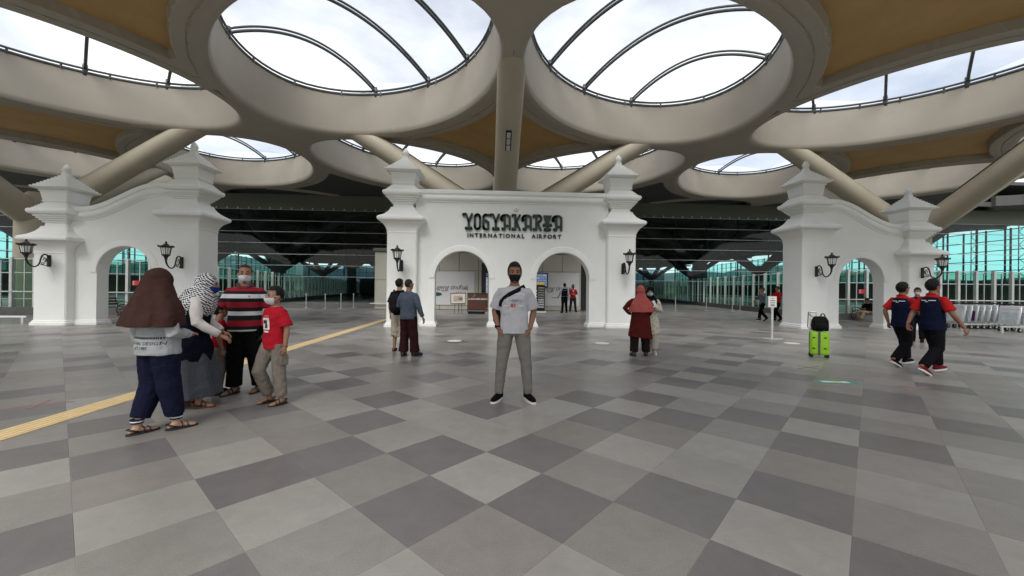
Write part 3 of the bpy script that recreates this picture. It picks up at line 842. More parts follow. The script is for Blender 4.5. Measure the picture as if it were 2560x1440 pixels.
# ---- portal block between the passages
YP = 26.6
portal = thing('portal_wall', 'beige panelled portal wall with white banners seen through the two arches', 'wall', (0, YP, 0))
jx = [-4.46, -3.19, -1.92, -.64, .78, 2.2, 3.6, 4.9, 6.18]
b = MB(); b.box(((jx[0]+jx[-1])/2, .36, 1.86), (jx[-1]-jx[0]-.02, .6, 3.72)); b.build('core', m_darkpl, portal)
for a0, a1 in zip(jx, jx[1:]):
    for z0, z1 in ((.02, .33), (.345, 2.58), (2.595, 3.74)):
        b = MB(); b.box(((a0+a1)/2, .02, (z0+z1)/2), (a1-a0-.03, .06, z1-z0), ch=.008); b.build('panel', m_panel, portal)
for a0, a1 in ((-7.35, -6.45), (7.95, 9.1)):
    for z0, z1 in ((.02, 1.9), (1.915, 3.74)):
        b = MB(); b.box(((a0+a1)/2, .45, (z0+z1)/2), (a1-a0, .9, z1-z0), ch=.012); b.build('panel', m_panel, portal)
    b = MB(); b.box(((a0+a1)/2, -.12, .38), (a1-a0+.5, .06, .07), ch=.01); b.build('bumper_bar', m_rail, portal)
b = MB(); b.box((.85, .6, 3.86), (16.6, 1.5, .2), ch=.02); b.build('roof_slab', m_darkpl, portal)
for a0, a1 in ((-6.44, -4.47), (6.19, 7.94)):
    b = MB(); b.box(((a0+a1)/2, .5, 1.86), (a1-a0, .05, 3.7)); b.build('door_leaf', m_black, portal)
    b = MB(); b.box(((a0+a1)/2, .46, 1.3), (.4, .02, 1.4)); b.build('door_pane', mat('green_reflex_glass', (.05, .16, .11), .15, var=.2), portal)
m_ban = mat('white_banner_vinyl', (.66, .66, .665), .55, var=.03, scale=1)
m_ink = mat('black_print_ink', (.02, .02, .02), .6, var=.1)
m_green = mat('dark_green_print', (.015, .085, .055), .55, var=.1)
for x0, x1, tx, lab in ((-4.30, -.90, -1.33, 'white banner with black handwriting behind the framed picture'), (2.45, 6.04, 5.60, 'white banner with black handwriting behind the two staff')):
    t = thing('banner', lab, 'banner', (x0, YP-.04, .32))
    b = MB(); b.box(((x1-x0)/2, -.01, 1.09), (x1-x0, .02, 2.18), ch=.003); b.build('sheet', m_ban, t)
    flat_text('lettering', 'Sugeng tindhak', .44, m_ink, t, (tx-x0, -.025, 1.02), shear=.38, align='RIGHT', space=.90, bold=-.002, extrude=.002)
    b = MB(); b.tube([(tx-x0-2.62, -.022, .97), (tx-x0-2.45, -.022, .92), (tx-x0-2.2, -.022, .93)], .022, 6); b.tube([(tx-x0-1.72, -.022, .97), (tx-x0-1.6, -.022, .91), (tx-x0-1.35, -.022, .93)], .022, 6)
    b.tube([(tx-x0-.2, -.022, 1.1), (tx-x0+.02, -.022, .99)], .02, 6); b.build('flourish', m_ink, t)
    b = MB(); b.prism([(.95+.34*math.cos(2*math.pi*k/28), .70+.125*math.sin(2*math.pi*k/28)) for k in range(28)], -.026, -.018); b.build('green_oval', m_green, t)
    b = MB(); b.box((tx-x0-.70, -.022, .55), (.2, .004, .035)); b.build('small_print', m_ink, t)

# ---- information kiosk, screen, counter, easel, rack
def screen_mat(name, c1, c2, sc_):
    m = bpy.data.materials.new(name); m.use_nodes = True; n, l = m.node_tree.nodes, m.node_tree.links
    b = n['Principled BSDF']; tc = n.new('ShaderNodeTexCoord'); w = n.new('ShaderNodeTexBrick'); w.inputs['Scale'].default_value = sc_
    w.inputs['Color1'].default_value = (*c1, 1); w.inputs['Color2'].default_value = (*c2, 1); w.inputs['Mortar'].default_value = (.03, .04, .08, 1)
    mp = n.new('ShaderNodeMapping'); mp.inputs['Rotation'].default_value = (R(90), 0, 0)
    l.new(tc.outputs['Object'], mp.inputs[0]); l.new(mp.outputs[0], w.inputs[0]); l.new(w.outputs[0], b.inputs['Base Color']); l.new(w.outputs[0], b.inputs['Emission Color'])
    b.inputs['Emission Strength'].default_value = .35; b.inputs['Roughness'].default_value = .2
    return m
m_scr = screen_mat('lit_departure_screen', (.16, .19, .30), (.30, .32, .40), 2.0)
t = thing('information_kiosk', 'tall black kiosk with lit screen behind the brown counter', 'kiosk', (.22, 25.0, 0))
b = MB(); b.box((0, .15, 1.5), (1.30, .30, 3.0), ch=.02); b.build('cabinet', m_black, t)
b = MB(); b.box((.10, -.005, 1.45), (.92, .012, 1.35)); b.build('screen', m_scr, t)
b = MB(); b.box((.10, -.005, 2.28), (.92, .012, .2)); b.build('screen_header', mat('pale_blue_header', (.28, .29, .38), .3), t)
b = MB(); b.tube([(-.16, -.003, 2.68), (.0, -.003, 2.75)], .035, 6); b.build('emblem', m_silver, t)
t = thing('display_screen', 'black framed flight screen on a stand behind the brochure rack', 'screen', (3.05, 25.0, 0))
b = MB(); b.box((0, 0, 1.98), (1.34, .08, .92), ch=.02); b.build('frame', m_black, t)
b = MB(); b.box((0, -.045, 1.99), (1.18, .012, .76)); b.build('panel', screen_mat('lit_flight_list', (.12, .17, .28), (.22, .27, .36), 1.6), t)
b = MB(); b.box((0, .05, .8), (.14, .10, 1.6)); b.build('stand', m_black, t)
b = MB(); b.box((0, .05, .02), (.7, .5, .04), ch=.01); b.build('stand_foot', m_black, t)
m_brown = mat('reddish_brown_laminate', (.105, .040, .026), .45, var=.2, scale=5)
t = thing('service_counter', 'reddish brown customer service counter with white lettering', 'counter', (-1.15, 22.4, 0))
b = MB(); b.box((1.1, .4, .16), (2.2, .74, .10)); b.box((1.1, .4, .06), (2.14, .66, .10)); b.build('kick_base', m_black, t)
b = MB(); b.box((1.1, .4, .66), (2.2, .78, .88), ch=.01); b.build('body', m_brown, t)
b = MB(); b.box((1.1, .4, 1.14), (2.26, .84, .05), ch=.01); b.build('top', mat('dark_brown_top', (.05, .022, .016), .35, var=.2), t)
b = MB(); b.box((1.55, .0, .55), (1.05, .02, .38)); b.build('recess_shade', mat('shadow_brown', (.06, .025, .018), .5, var=.2), t)  # flat panel; the recess's shade is painted as a darker brown
for z, x0, w in ((.80, 1.1, 2.16), (.33, 1.55, 1.05), (.17, 1.1, 2.16)):
    b = MB(); b.box((x0, -.0, z), (w, .03, .022)); b.build('trim', m_silver, t)
m_wv = mat('white_cut_vinyl', (.72, .71, .68), .5, var=.03)
flat_text('lettering', 'CUSTOMER SERVICE', .125, m_wv, t, (.05, -.018, .79), bold=.003)
b = MB(); b.tube([(.30, -.012, .93), (.36, -.012, 1.0), (.42, -.012, 1.09)], [.025, .045, .025], 8, flat=.2); b.tube([(.36, -.012, .93), (.42, -.012, 1.0), (.46, -.012, 1.07)], [.02, .04, .02], 8, flat=.2); b.build('emblem', m_wv, t)
t = thing('easel', 'slim display easel holding a framed picture beside the brown counter', 'easel', (-1.66, 22.6, 0))
m_wood = mat('olive_wood_frame', (.20, .17, .075), .55, var=.2, scale=8)
for q in (-.2, .0, .2):
    b = MB(); b.tube([(q*1.1, .0 if q else .45, 0), (q*.6, .12 if q else .2, 1.22)], .014, 6); b.build('leg', m_steel, t)
b = MB(); b.box((0, .03, .53), (.8, .07, .03)); b.build('ledge', m_wood, t)
t = thing('framed_picture', 'framed artwork with wide cream mount resting on the slim easel', 'picture', (-1.66, 22.58, .545))
rt = Matrix.Rotation(R(-8), 3, 'X') @ Matrix.Rotation(R(-2), 3, 'Y')
for c, d in (((0, 0, .02), (.86, .04, .045)), ((0, 0, .60), (.86, .04, .045)), ((-.41, 0, .31), (.045, .04, .54)), ((.41, 0, .31), (.045, .04, .54))):
    b = MB(); b.box(rt @ Vector(c), d, rt); b.build('frame_side', m_wood, t)
b = MB(); b.box(rt @ Vector((0, .01, .31)), (.78, .015, .54), rt); b.build('mount', mat('cream_mount', (.68, .66, .57), .7, var=.03), t)
b = MB(); b.box(rt @ Vector((0, -.002, .31)), (.50, .012, .32), rt); b.build('artwork', mat('sunset_wash', (.42, .30, .26), .7, var=.1, scale=5, var2=(.55, .46, .42)), t)
b = MB(); b.box(rt @ Vector((.14, -.006, .28)), (.2, .012, .14), rt); b.build('painted_shape', mat('slate_wash', (.14, .13, .17), .7, var=.3, scale=9), t)
t = thing('brochure_rack', 'black brochure rack with yellow header and white discs beside the central pier', 'rack', (3.03, 23.5, 0))
b = MB(); b.box((0, .2, .06), (.78, .5, .12), ch=.02); b.build('base', m_wv, t)
b = MB(); b.box((0, .22, .92), (.62, .26, 1.6), ch=.015); b.build('cabinet', m_black, t)
b = MB(); b.box((-.02, .08, 1.72), (.60, .10, .14), Matrix.Rotation(R(-20), 3, 'X'), ch=.01); b.build('header', mat('yellow_header', (.65, .50, .06), .5, var=.1), t)
for k in range(9):
    z = .36+k*.14
    b = MB(); b.box((.07, .055, z), (.36, .08, .09), Matrix.Rotation(R(-18), 3, 'X')); b.build('leaflet_pocket', mat('grey_leaflets', (.20, .20, .20), .6, var=.5, scale=14) if k > 3 else mat('pale_leaflets', (.42, .42, .41), .6, var=.6, scale=16), t)
for k in range(4):
    b = MB(); b.lathe([(.055, 0), (.055, .012), (.028, .012), (.028, 0)], 16); o = b.build('disc', m_wv, t, loc=(-.21, .085, .80+k*.17), rot=(R(90), 0, 0))

# ---- small posts, bin, sign, rail
def bollard(x, y, lab):
    t = thing('stanchion', lab, 'stanchion', (x, y, 0), 0, 'steel stanchions before the passages')
    b = MB(); b.lathe([(.17, 0), (.17, .012), (.15, .022), (.03, .03)], 20); b.build('base', m_silver, t, smooth=True, angle=40)
    b = MB(); b.lathe([(.028, .025), (.028, .88), (.036, .885), (.036, .96), (.028, .975), (.01, .98)], 14); b.build('post', m_silver, t, smooth=True, angle=40)
for x, y in ((-12.05, 27.5), (-10.7, 27.2), (-9.72, 27.3), (-9.3, 28.5)): bollard(x, y, 'thin steel stanchion on the floor before the passage by the portal wall')
for x, y in ((13.1, 27.5), (15.5, 27.8), (17.6, 28.1), (18.5, 28.6)): bollard(x, y, 'thin steel stanchion on the floor before the passage by the teal bin')
t = thing('waste_bin', 'teal and white bin standing at the passage behind the walking pair', 'bin', (19.3, 27.6, 0))
b = MB(); b.lathe([(.30, 0), (.34, .02), (.36, .45), (.36, .47)], 20); b.build('body', mat('teal_plastic', (.02, .22, .24), .4, var=.15, scale=4), t, smooth=True, angle=40)
b = MB(); b.lathe([(.362, .47), (.37, .72), (.30, .78), (.1, .80)], 20); b.build('lid', mat('pale_plastic', (.55, .60, .60), .4, var=.06), t, smooth=True, angle=40)
t = thing('sign_stand', 'silver pole sign with small white notice on flat square foot', 'sign', (8.42, 11.49, 0))
b = MB(); b.box((0, 0, .018), (.50, .34, .036), Matrix.Rotation(R(14), 3, 'Z'), ch=.008); b.build('foot', m_silver, t)
b = MB(); b.lathe([(.035, .03), (.035, .90), (.05, .91), (.05, .95)], 16); b.build('pole', m_silver, t, smooth=True, angle=40)
b = MB(); b.box((0, 0, 1.11), (.27, .025, .33), ch=.006); b.build('board', mat('light_grey_board', (.50, .51, .50), .4, var=.04), t)
b = MB(); b.box((0, -.016, 1.11), (.225, .006, .28)); b.build('notice', m_wv, t)
for k, (w, hh) in enumerate(((.12, .012), (.15, .02), (.15, .02), (.13, .03))):
    b = MB(); b.box((.0, -.021, 1.21-k*.065), (w, .004, hh)); b.build('print_line', m_ink, t)
t = thing('low_rail', 'low white metal bumper rail on the floor beside the short gate pillar', 'rail', (-20.4, 15.25, 0))
b = MB(); b.box((2.05, 0, .24), (4.1, .06, .07), ch=.012); b.build('bar', m_rail, t)
for x in (.1, 2.0, 3.98):
    b = MB(); b.box((x, 0, .105), (.08, .05, .21)); b.build('leg', m_silver, t)

# ---- luggage trolleys nested in two rows
m_panelw = mat('white_trolley_panel', (.62, .65, .67), .35, var=.06, scale=3)
m_tyre = mat('dark_rubber', (.02, .02, .02), .8, var=.2)
m_ads = [m_panelw, mat('pale_blue_advert', (.45, .52, .56), .4, var=.25, scale=7), mat('grey_advert', (.36, .38, .40), .4, var=.4, scale=9), mat('purple_advert', (.09, .03, .12), .4, var=.3, scale=4)]
def trolley(loc, lab, ad):
    t = thing('luggage_trolley', lab, 'trolley', loc, 0, 'luggage trolleys nested in rows')
    b = MB()
    for s in (-1, 1):
        b.tube([(-.06, s*.30, .20), (.78, s*.18, .17)], .022, 8); b.tube([(-.06, s*.30, .20), (-.01, s*.30, .60), (.05, s*.31, 1.00)], .020, 8)
    b.tube([(.78, -.18, .17), (.86, 0, .17), (.78, .18, .17)], .022, 8); b.tube([(.3, -.25, .185), (.3, .25, .185)], .016, 8); b.tube([(-.06, -.30, .20), (-.06, .30, .20)], .02, 8)
    b.build('frame', m_silver, t, smooth=True)
    b = MB(); b.box((-.035, 0, .56), (.02, .60, .56), Matrix.Rotation(R(6), 3, 'Y'), ch=.006); b.build('panel', m_panelw, t)
    b = MB(); b.box((-.052, .0, .53), (.01, .50, .40), Matrix.Rotation(R(6), 3, 'Y')); b.build('advert', ad, t)
    b = MB(); b.box((.02, 0, .90), (.06, .62, .14), Matrix.Rotation(R(10), 3, 'Y'), ch=.02); b.build('basket_edge', m_panelw, t)
    b = MB(); b.tube([(.05, -.33, 1.0), (.03, -.2, 1.03), (.03, .2, 1.03), (.05, .33, 1.0)], .024, 10); b.build('handle', m_tyre, t, smooth=True)
    for x, y in ((.0, -.29), (.0, .29), (.80, 0)):
        w = MB(); w.tube([(x, y-.022, .085), (x, y+.022, .085)], .085, 18); wo = w.build('wheel', m_tyre, t)
        w = MB(); w.tube([(x, y-.026, .085), (x, y+.026, .085)], .04, 12); w.build('hub', m_silver, wo)
        w = MB(); w.box((x, y, .17), (.04, .07, .07)); w.build('fork', m_silver, t)
    return t
A_ = (m_panelw, m_ads[1], m_ads[3], m_ads[2], m_ads[1], m_ads[2])
N_ = ('plain white panel, end one of its row', 'pale blue advert, second of its row', 'purple advert', 'grey advert beside the purple one', 'pale blue advert, fifth of its row', 'grey advert, sixth of its row')
for k in range(6): trolley((18.95+k*.27, 15.25, 0), 'luggage trolley with ' + N_[k] + ' by the glass screen', A_[k])
N2 = ('pale blue advert, end one of the front row', 'grey advert, second of the front row', 'white panel, third of the front row')
for k in range(3): trolley((19.55+k*.27, 14.0, 0), 'luggage trolley with ' + N2[k], (m_ads[1], m_ads[2], m_panelw)[k])
for (x, y, w, lab) in ((18.25, 14.55, 2.2, 'silver floor bar guiding the row of trolleys with the purple advert'), (18.55, 13.55, 2.4, 'silver floor bar guiding the front row of luggage trolleys')):
    t = thing('floor_bar', lab, 'bar', (x, y, 0))
    b = MB(); b.box((w/2, 0, .22), (w, .05, .05), ch=.01); b.build('bar', m_silver, t)
    for q in (.06, w-.06):
        b = MB(); b.box((q, 0, .10), (.06, .05, .20)); b.build('leg', m_silver, t)

# ---- benches with cast scroll ends
def bench(loc, rz, lab, L=1.5):
    t = thing('bench', lab, 'bench', loc, rz, 'cast iron benches')
    for k in range(5):
        b = MB(); b.box((0, -.18+k*.10, .43), (L, .075, .03), ch=.006); b.build('seat_slat', mat('dark_teak', (.10, .045, .025), .5, var=.25, scale=9), t)
    for k in range(3):
        b = MB(); b.box((0, .27+.03*k, .56+k*.12), (L, .03, .085), ch=.006); b.build('back_slat', mat('dark_teak', (1, 1, 1)), t)
    for s in (-1, 1):
        b = MB(); x = s*(L/2-.03)
        circ = [(x, .02+.27*math.cos(R(a)), .27+.25*math.sin(R(a))) for a in range(-60, 241, 15)]
        b.tube(circ, .022, 8)
        for cy_, cz in ((-.10, .30), (.04, .34), (.14, .28)):
            b.tube([(x, cy_+.05*math.cos(k*.8)*(1-k/12), cz+.05*math.sin(k*.8)*(1-k/12)) for k in range(9)], .014, 6)
        for q in (-.10, 0, .10): b.tube([(x, q, .05), (x, q*1.3, .20)], .018, 6)
        b.tube([(x, -.16, .18), (x, .22, .18)], .018, 6)
        b.tube([(x, -.22, .0), (x, -.13, .05), (x, .17, .05), (x, .26, .0)], .02, 6); b.tube([(x, .22, .40), (x, .32, .62), (x, .36, .86)], .02, 8)
        b.tube([(x, .25, .62), (x, .05, .66), (x, -.2, .62), (x, -.22, .45)], .018, 6)
        b.build('end_frame', m_iron, t, smooth=True)
    return t
bench((-16.45, 18.5, 0), R(90), 'black cast iron bench seen through the arch beside the brown headscarf')
bench((-15.95, 24.3, 0), R(-98), 'black cast iron bench behind the striped polo man')
bench((18.72, 18.75, 0), R(-90), 'black cast iron bench with a man sitting on it')

# ---- markings stuck on the floor
for x, y, lab in ((-.89, 10.91, 'white round floor sticker beside the maroon trousers'), (3.02, 10.51, 'white round floor sticker beside the pink headscarf'), (8.35, 10.61, 'white round floor sticker between the pole sign and lime suitcase')):
    b = MB(); b.lathe([(.19, 0), (.188, .002), (.17, .0025)], 28); tag(b.build('floor_sticker', m_wv, loc=(x, y, .0005)), lab, 'sticker', 'white floor stickers')
t = thing('floor_sticker', 'teal floor sticker with white and yellow print near the navy vests', 'sticker', (5.48, 6.03, .0005), R(-8))
b = MB(); b.box((0, 0, .001), (.54, .28, .002)); b.build('sheet', mat('teal_vinyl', (.07, .28, .23), .5, var=.3, scale=9), t)
b = MB(); b.box((-.02, 0, .0026), (.40, .10, .001)); b.build('print', m_wv, t)
b = MB(); b.lathe([(.07, .0026), (.07, .0036)], 16); b.build('print_disc', mat('yellow_vinyl', (.62, .52, .22), .5), t)
m_redtape = mat('worn_red_tape', (.27, .175, .155), .7, var=.2, scale=14)
for x, y, lab in ((6.32, 5.59, 'worn red tape cross on the floor in front of the red sneakers'), (6.0, 7.2, 'worn red tape cross on the floor below the lime suitcase'), (-5.25, 5.05, 'worn red tape cross on the floor beyond the yellow strip')):
    t = thing('tape_mark', lab, 'tape', (x, y, .0005), R(20), 'worn red tape marks')
    b = MB(); b.box((0, 0, .0008), (.62, .05, .0012)); b.build('tape', m_redtape, t)
    b = MB(); b.box((0, 0, .0016), (.05, .40, .0012)); b.build('tape', m_redtape, t)

# ---- lime suitcase with a black backpack on it
m_lime = mat('lime_green_shell', (.30, .62, .005), .35, var=.05, scale=4, coat=.3)
m_blk = mat('black_nylon', (.006, .006, .007), .75, var=.3, scale=20, spec=.15)
t = thing('suitcase', 'lime green hard shell suitcase standing on four wheels', 'suitcase', (7.19, 8.36, 0), R(-27))
b = MB()
def rrect(w, d, z, r=.05, n=4):
    pts = []
    for cx_, cy_, a0 in ((w/2-r, d/2-r, 0), (-w/2+r, d/2-r, 90), (-w/2+r, -d/2+r, 180), (w/2-r, -d/2+r, 270)):
        for k in range(n+1): pts.append(Vector((cx_+r*math.cos(R(a0+90*k/n)), cy_+r*math.sin(R(a0+90*k/n)), z)))
    return pts
b.loft([rrect(.29, .18, .055), rrect(.33, .215, .075), rrect(.34, .225, .12), rrect(.34, .225, .50), rrect(.33, .215, .545), rrect(.28, .17, .56)])
shell = b.build('shell', m_lime, t, smooth=True, angle=35)
b = MB(); b.loft([rrect(.346, .03, .07, .012), rrect(.346, .03, .53, .012)]); b.build('zip_band', m_blk, t)
b = MB(); b.box((-.02, -.118, .30), (.042, .012, .50)); b.box((-.02, 0, .566), (.042, .23, .012)); b.build('strap', mat('grey_strap', (.10, .10, .10), .7, var=.4, scale=30), t)
for z in (.20, .43):
    for x in (-.115, .085):
        b = MB(); b.box((x, -.117, z), (.05, .014, .022), ch=.004); b.build('latch', m_blk, t)
for x, y in ((-.14, -.08), (.14, -.08), (-.14, .08), (.14, .08)):
    b = MB(); b.tube([(x-.018, y, .028), (x+.018, y, .028)], .028, 12); b.box((x, y, .055), (.05, .05, .03)); b.build('wheel', m_tyre, t)
b = MB()
for x in (-.11, .0): b.tube([(x-.03, .09, .55), (x-.03, .09, .97)], .009, 8)
b.tube([(-.15, .09, .97), (-.02, .09, .97)], .016, 8); b.build('pull_handle', m_silver, t)
t = thing('backpack', 'black backpack resting on the lime green suitcase', 'backpack', (7.21, 8.36, .575), R(-27))
def solid(M, voxel, smooth=3, disp=0, dscale=.12, keep=None):
    """fuse overlapping closed shapes into one continuous skin"""
    me = M.mesh('tmp', m_blk, recalc=True)
    o = bpy.data.objects.new('tmp', me); COL.objects.link(o)
    r = o.modifiers.new('r', 'REMESH'); r.mode = 'VOXEL'; r.voxel_size = voxel; r.use_smooth_shade = True
    if smooth: s = o.modifiers.new('s', 'SMOOTH'); s.factor = .5; s.iterations = smooth
    if disp:
        tx = bpy.data.textures.new('folds', 'CLOUDS'); tx.noise_scale = dscale; tx.noise_depth = 2
        d = o.modifiers.new('d', 'DISPLACE'); d.texture = tx; d.strength = disp; d.mid_level = .5; d.texture_coords = 'LOCAL'
    dg = bpy.context.evaluated_depsgraph_get(); dg.update()
    out = bpy.data.meshes.new_from_object(o.evaluated_get(dg))
    bpy.data.objects.remove(o); bpy.data.meshes.remove(me)
    out.materials.clear()
    out.polygons.foreach_set('use_smooth', [True]*len(out.polygons))
    return out
def skin(name, M, m, parent, voxel, smooth=3, disp=0, dscale=.12):
    me = solid(M, voxel, smooth, disp, dscale); me.materials.append(m)
    return obj(name, me, parent)
b = MB(); b.ell((0, 0, .15), (.15, .11, .17)); b.loft([rrect(.28, .19, .0), rrect(.30, .21, .08), rrect(.29, .20, .22), rrect(.2, .14, .31)]); b.ell((.0, -.09, .09), (.11, .06, .09))
skin('bag', b, m_blk, t, .012, 4, .012, .1)
b = MB(); b.tube([(.02, .02, .31), (.03, .02, .36), (.07, .02, .37), (.10, .02, .31)], .012, 6); b.tube([(-.10, .08, .28), (-.19, .09, .36), (-.18, .09, .40)], .02, 6, flat=.4); b.tube([(-.14, .08, .02), (-.20, .08, .06), (-.19, .09, .38)], .02, 6, flat=.4); b.build('straps', m_blk, t)

# ================================================================== PEOPLE
def fabric(name, col, var=.10, rough=.9, scale=12):
    if name in MATS: return MATS[name]
    m = mat(name, col, rough, var=var, scale=scale, bump=.25, bscale=220, spec=.06)
    n, l = m.node_tree.nodes, m.node_tree.links; b = n['Principled BSDF']
    tc = n.new('ShaderNodeTexCoord'); mp = n.new('ShaderNodeMapping'); mp.inputs['Rotation'].default_value = (.5, .3, .4); mp.inputs['Scale'].default_value = (1.0, 1.0, 1.25)
    w = n.new('ShaderNodeTexNoise'); w.inputs['Scale'].default_value = 5.5; w.inputs['Detail'].default_value = 1.5; w.inputs['Distortion'].default_value = .9
    l.new(tc.outputs['Object'], mp.inputs[0]); l.new(mp.outputs[0], w.inputs['Vector'])
    b2 = n.new('ShaderNodeBump'); b2.inputs['Strength'].default_value = .7; b2.inputs['Distance'].default_value = .035
    l.new(w.outputs[0], b2.inputs['Height']); l.new(b.inputs['Normal'].links[0].from_socket, b2.inputs['Normal']); l.new(b2.outputs[0], b.inputs['Normal'])
    return m
sk_med = mat('skin_medium', (.30, .155, .095), .55, var=.08, scale=9)
sk_dark = mat('skin_brown', (.235, .108, .062), .55, var=.08, scale=9)
sk_fair = mat('skin_fair', (.42, .25, .17), .55, var=.08, scale=9)
m_hair = mat('black_hair', (.005, .0045, .0045), .55, var=.4, scale=60, bump=.4, bscale=160, spec=.2)
m_hairg = mat('cropped_dark_hair', (.030, .021, .017), .8, var=.3, scale=60, spec=.15)
m_eye = mat('dark_eye', (.015, .012, .010), .25)
def lerp(a, b, t): return a + (b-a)*t
class Body:
    """posed figure: joints in metres for a 1.70 m adult facing -Y; the Empty scales it"""
    def __init__(s, label, loc, deg, H=1.70, pose=None, head=(0, 0, 1.0), vox=.012, skin_m=None, group=None, girth=1.0):
        s.t = thing('person', label, 'person', loc, R(deg), group); k = H/1.70; s.t.scale = (k, k, k)
        s.vox = vox; s.skin = skin_m or sk_med; s.g = girth
        J = dict(pel=(0, 0, .93), wai=(0, 0, 1.07), che=(0, 0, 1.27), sho=(0, .005, 1.40), nec=(0, .0, 1.475), hed=(0, -.015, 1.59),
                 shL=(.172, .005, 1.37), shR=(-.172, .005, 1.37), elL=(.225, .03, 1.10), elR=(-.225, .03, 1.10), wrL=(.235, -.03, .86), wrR=(-.235, -.03, .86),
                 hiL=(.09, 0, .89), hiR=(-.09, 0, .89), knL=(.10, -.015, .48), knR=(-.10, -.015, .48), anL=(.105, .03, .085), anR=(-.105, .03, .085),
                 toL=(.2, -1, 0), toR=(-.2, -1, 0), haL=(0, -.1, -1), haR=(0, -.1, -1), pnL=(-1, 0, 0), pnR=(1, 0, 0))
        J.update(pose or {})
        s.J = {a: Vector(v) for a, v in J.items()}
        s.hy, s.hp, s.hs = head
        s.Rh = Matrix.Rotation(R(s.hy), 3, 'Z') @ Matrix.Rotation(R(s.hp), 3, 'X')
        j = s.J
        d = (j['pel']-j['wai']).normalized()
        s.S = [j['pel'] + d*.11, j['pel'], j['wai'], j['che'], j['sho'], j['nec']]
    def sp(s, t):
        i = min(int(t), 4); f = t - i
        return lerp(s.S[i], s.S[i+1], f)
    def torso(s, M, prof, n=22):
        rings = []
        hs = (s.J['hiL']-s.J['hiR']).normalized(); ss = (s.J['shL']-s.J['shR']).normalized()
        for q in prof:
            t, rx, ry = q[:3]; oy = q[3] if len(q) > 3 else 0
            tc = min(max(t, 0), 5)
            c = s.sp(tc) if t >= 0 else s.S[0] + (s.S[0]-s.S[1]).normalized()*(-t)
            d = (s.sp(min(5, tc+.3)) - s.sp(max(0, tc-.3))).normalized()
            x = lerp(hs, ss, min(1, max(0, (tc-1)/3))); x = (x - d*x.dot(d)).normalized(); y = d.cross(x)
            c = c + y*oy
            rings.append([c + x*rx*s.g*math.cos(2*math.pi*k/n) + y*ry*s.g*math.sin(2*math.pi*k/n) for k in range(n)])
        M.loft(rings)
    def limb(s, M, pts, rad, n=12):
        """pts joint names or vectors; rad list of (u 0..len-1, r)"""
        P = [s.J[p] if isinstance(p, str) else Vector(p) for p in pts]
        pp, rr = [], []
        for u, r in rad:
            i = min(int(u), len(P)-2); pp.append(lerp(P[i], P[i+1], u-i)); rr.append(r)
        M.tube(pp, rr, n)
    def hand(s, M, sd, curl=25):
        j = s.J; w = j['wr'+sd]; d = j['ha'+sd].normalized(); pn = j['pn'+sd]; pn = (pn - d*pn.dot(d)).normalized(); a = d.cross(pn)
        if a.dot(Vector((0, -1, 0))) < 0: a = -a            # a points to the thumb side (forward)
        M.tube([w - d*.03, w, w + d*.03, w + d*.075, w + d*.092], [.026, .027, .036, .040, .034], 12, flat=.45, ref=pn)
        for k, (o, L) in enumerate(((.028, .070), (.0095, .080), (-.0095, .074), (-.028, .058))):
            p = w + d*.085 + a*o; pts = [p]; dd = d.copy()
            for q in range(3):
                ang = R(curl*(.7+.25*q)); ax = dd.cross(pn).normalized()
                dd = (Matrix.Rotation(ang, 3, ax) @ dd)
                p = p + dd*L*(.42, .32, .26)[q]; pts.append(p)
            M.tube(pts, [.0095, .009, .0085, .007], 8)
        p = w + d*.025 + a*.03
        M.tube([p, p + d*.03 + a*.025 + pn*.01, p + d*.058 + a*.035 + pn*.02, p + d*.08 + a*.036 + pn*.028], [.013, .011, .010, .008], 8)
    def hp_(s, v): return s.J['hed'] + s.Rh @ (Vector(v)*s.hs)
    def body(s, face=True, hands='LR', curl=25, foot=True, ears=True):
        M = MB(); j = s.J
        s.torso(M, [(0, .11, .085), (.6, .150, .105), (1, .158, .11), (2, .135, .095), (2.6, .150, .105), (3, .160, .108), (3.6, .150, .092), (4, .115, .075), (4.5, .066, .062), (5, .056, .058)])
        for sd in 'LR':
            inn = lerp(j['sh'+sd], j['sho'], .5) + Vector((0, 0, -.035))
            s.limb(M, [inn, j['sh'+sd] + Vector((0, 0, -.018)), 'el'+sd, 'wr'+sd], [(0, .04), (1, .045), (1.25, .048), (1.6, .046), (2, .040), (2.25, .042), (2.7, .032), (3, .027)])
            s.limb(M, ['hi'+sd, 'kn'+sd, 'an'+sd], [(0, .088), (.3, .082), (.7, .064), (1, .055), (1.3, .056), (1.7, .042), (2, .037)])
            if foot:
                a = j['an'+sd]; d = j['to'+sd].normalized()
                M.tube([a - d*.075 + Vector((0, 0, -.05)), a - d*.02 + Vector((0, 0, -.035)), a + d*.07 + Vector((0, 0, -.045)), a + d*.14 + Vector((0, 0, -.062)), a + d*.175 + Vector((0, 0, -.068))], [.026, .036, .036, .036, .022], 10, flat=.72)
                M.tube([a + Vector((0, 0, .05)), a - Vector((0, 0, .04))], [.037, .040], 10)
        M.tube([j['sho'], j['nec'], s.hp_((0, .012, -.05))], [.062, .056, .054], 14)
        S_ = lambda c, r: M.ell(s.hp_(c), [q*s.hs for q in r], rot=s.Rh)
        S_((0, .014, .022), (.077, .096, .098)); S_((0, -.022, -.05), (.060, .072, .068)); S_((0, -.03, -.01), (.066, .07, .07))
        if face: S_((0, -.098, -.018), (.015, .020, .026)); S_((0, -.07, -.095), (.026, .02, .018))
        if ears:
            for q in (-1, 1): S_((q*.077, .012, -.008), (.012, .022, .032))
        me = solid(M, s.vox, 2); me.materials.append(s.skin)
        hm = MB()
        for sd in hands: s.hand(hm, sd, curl)
        bm = bmesh.new(); bm.from_mesh(me)
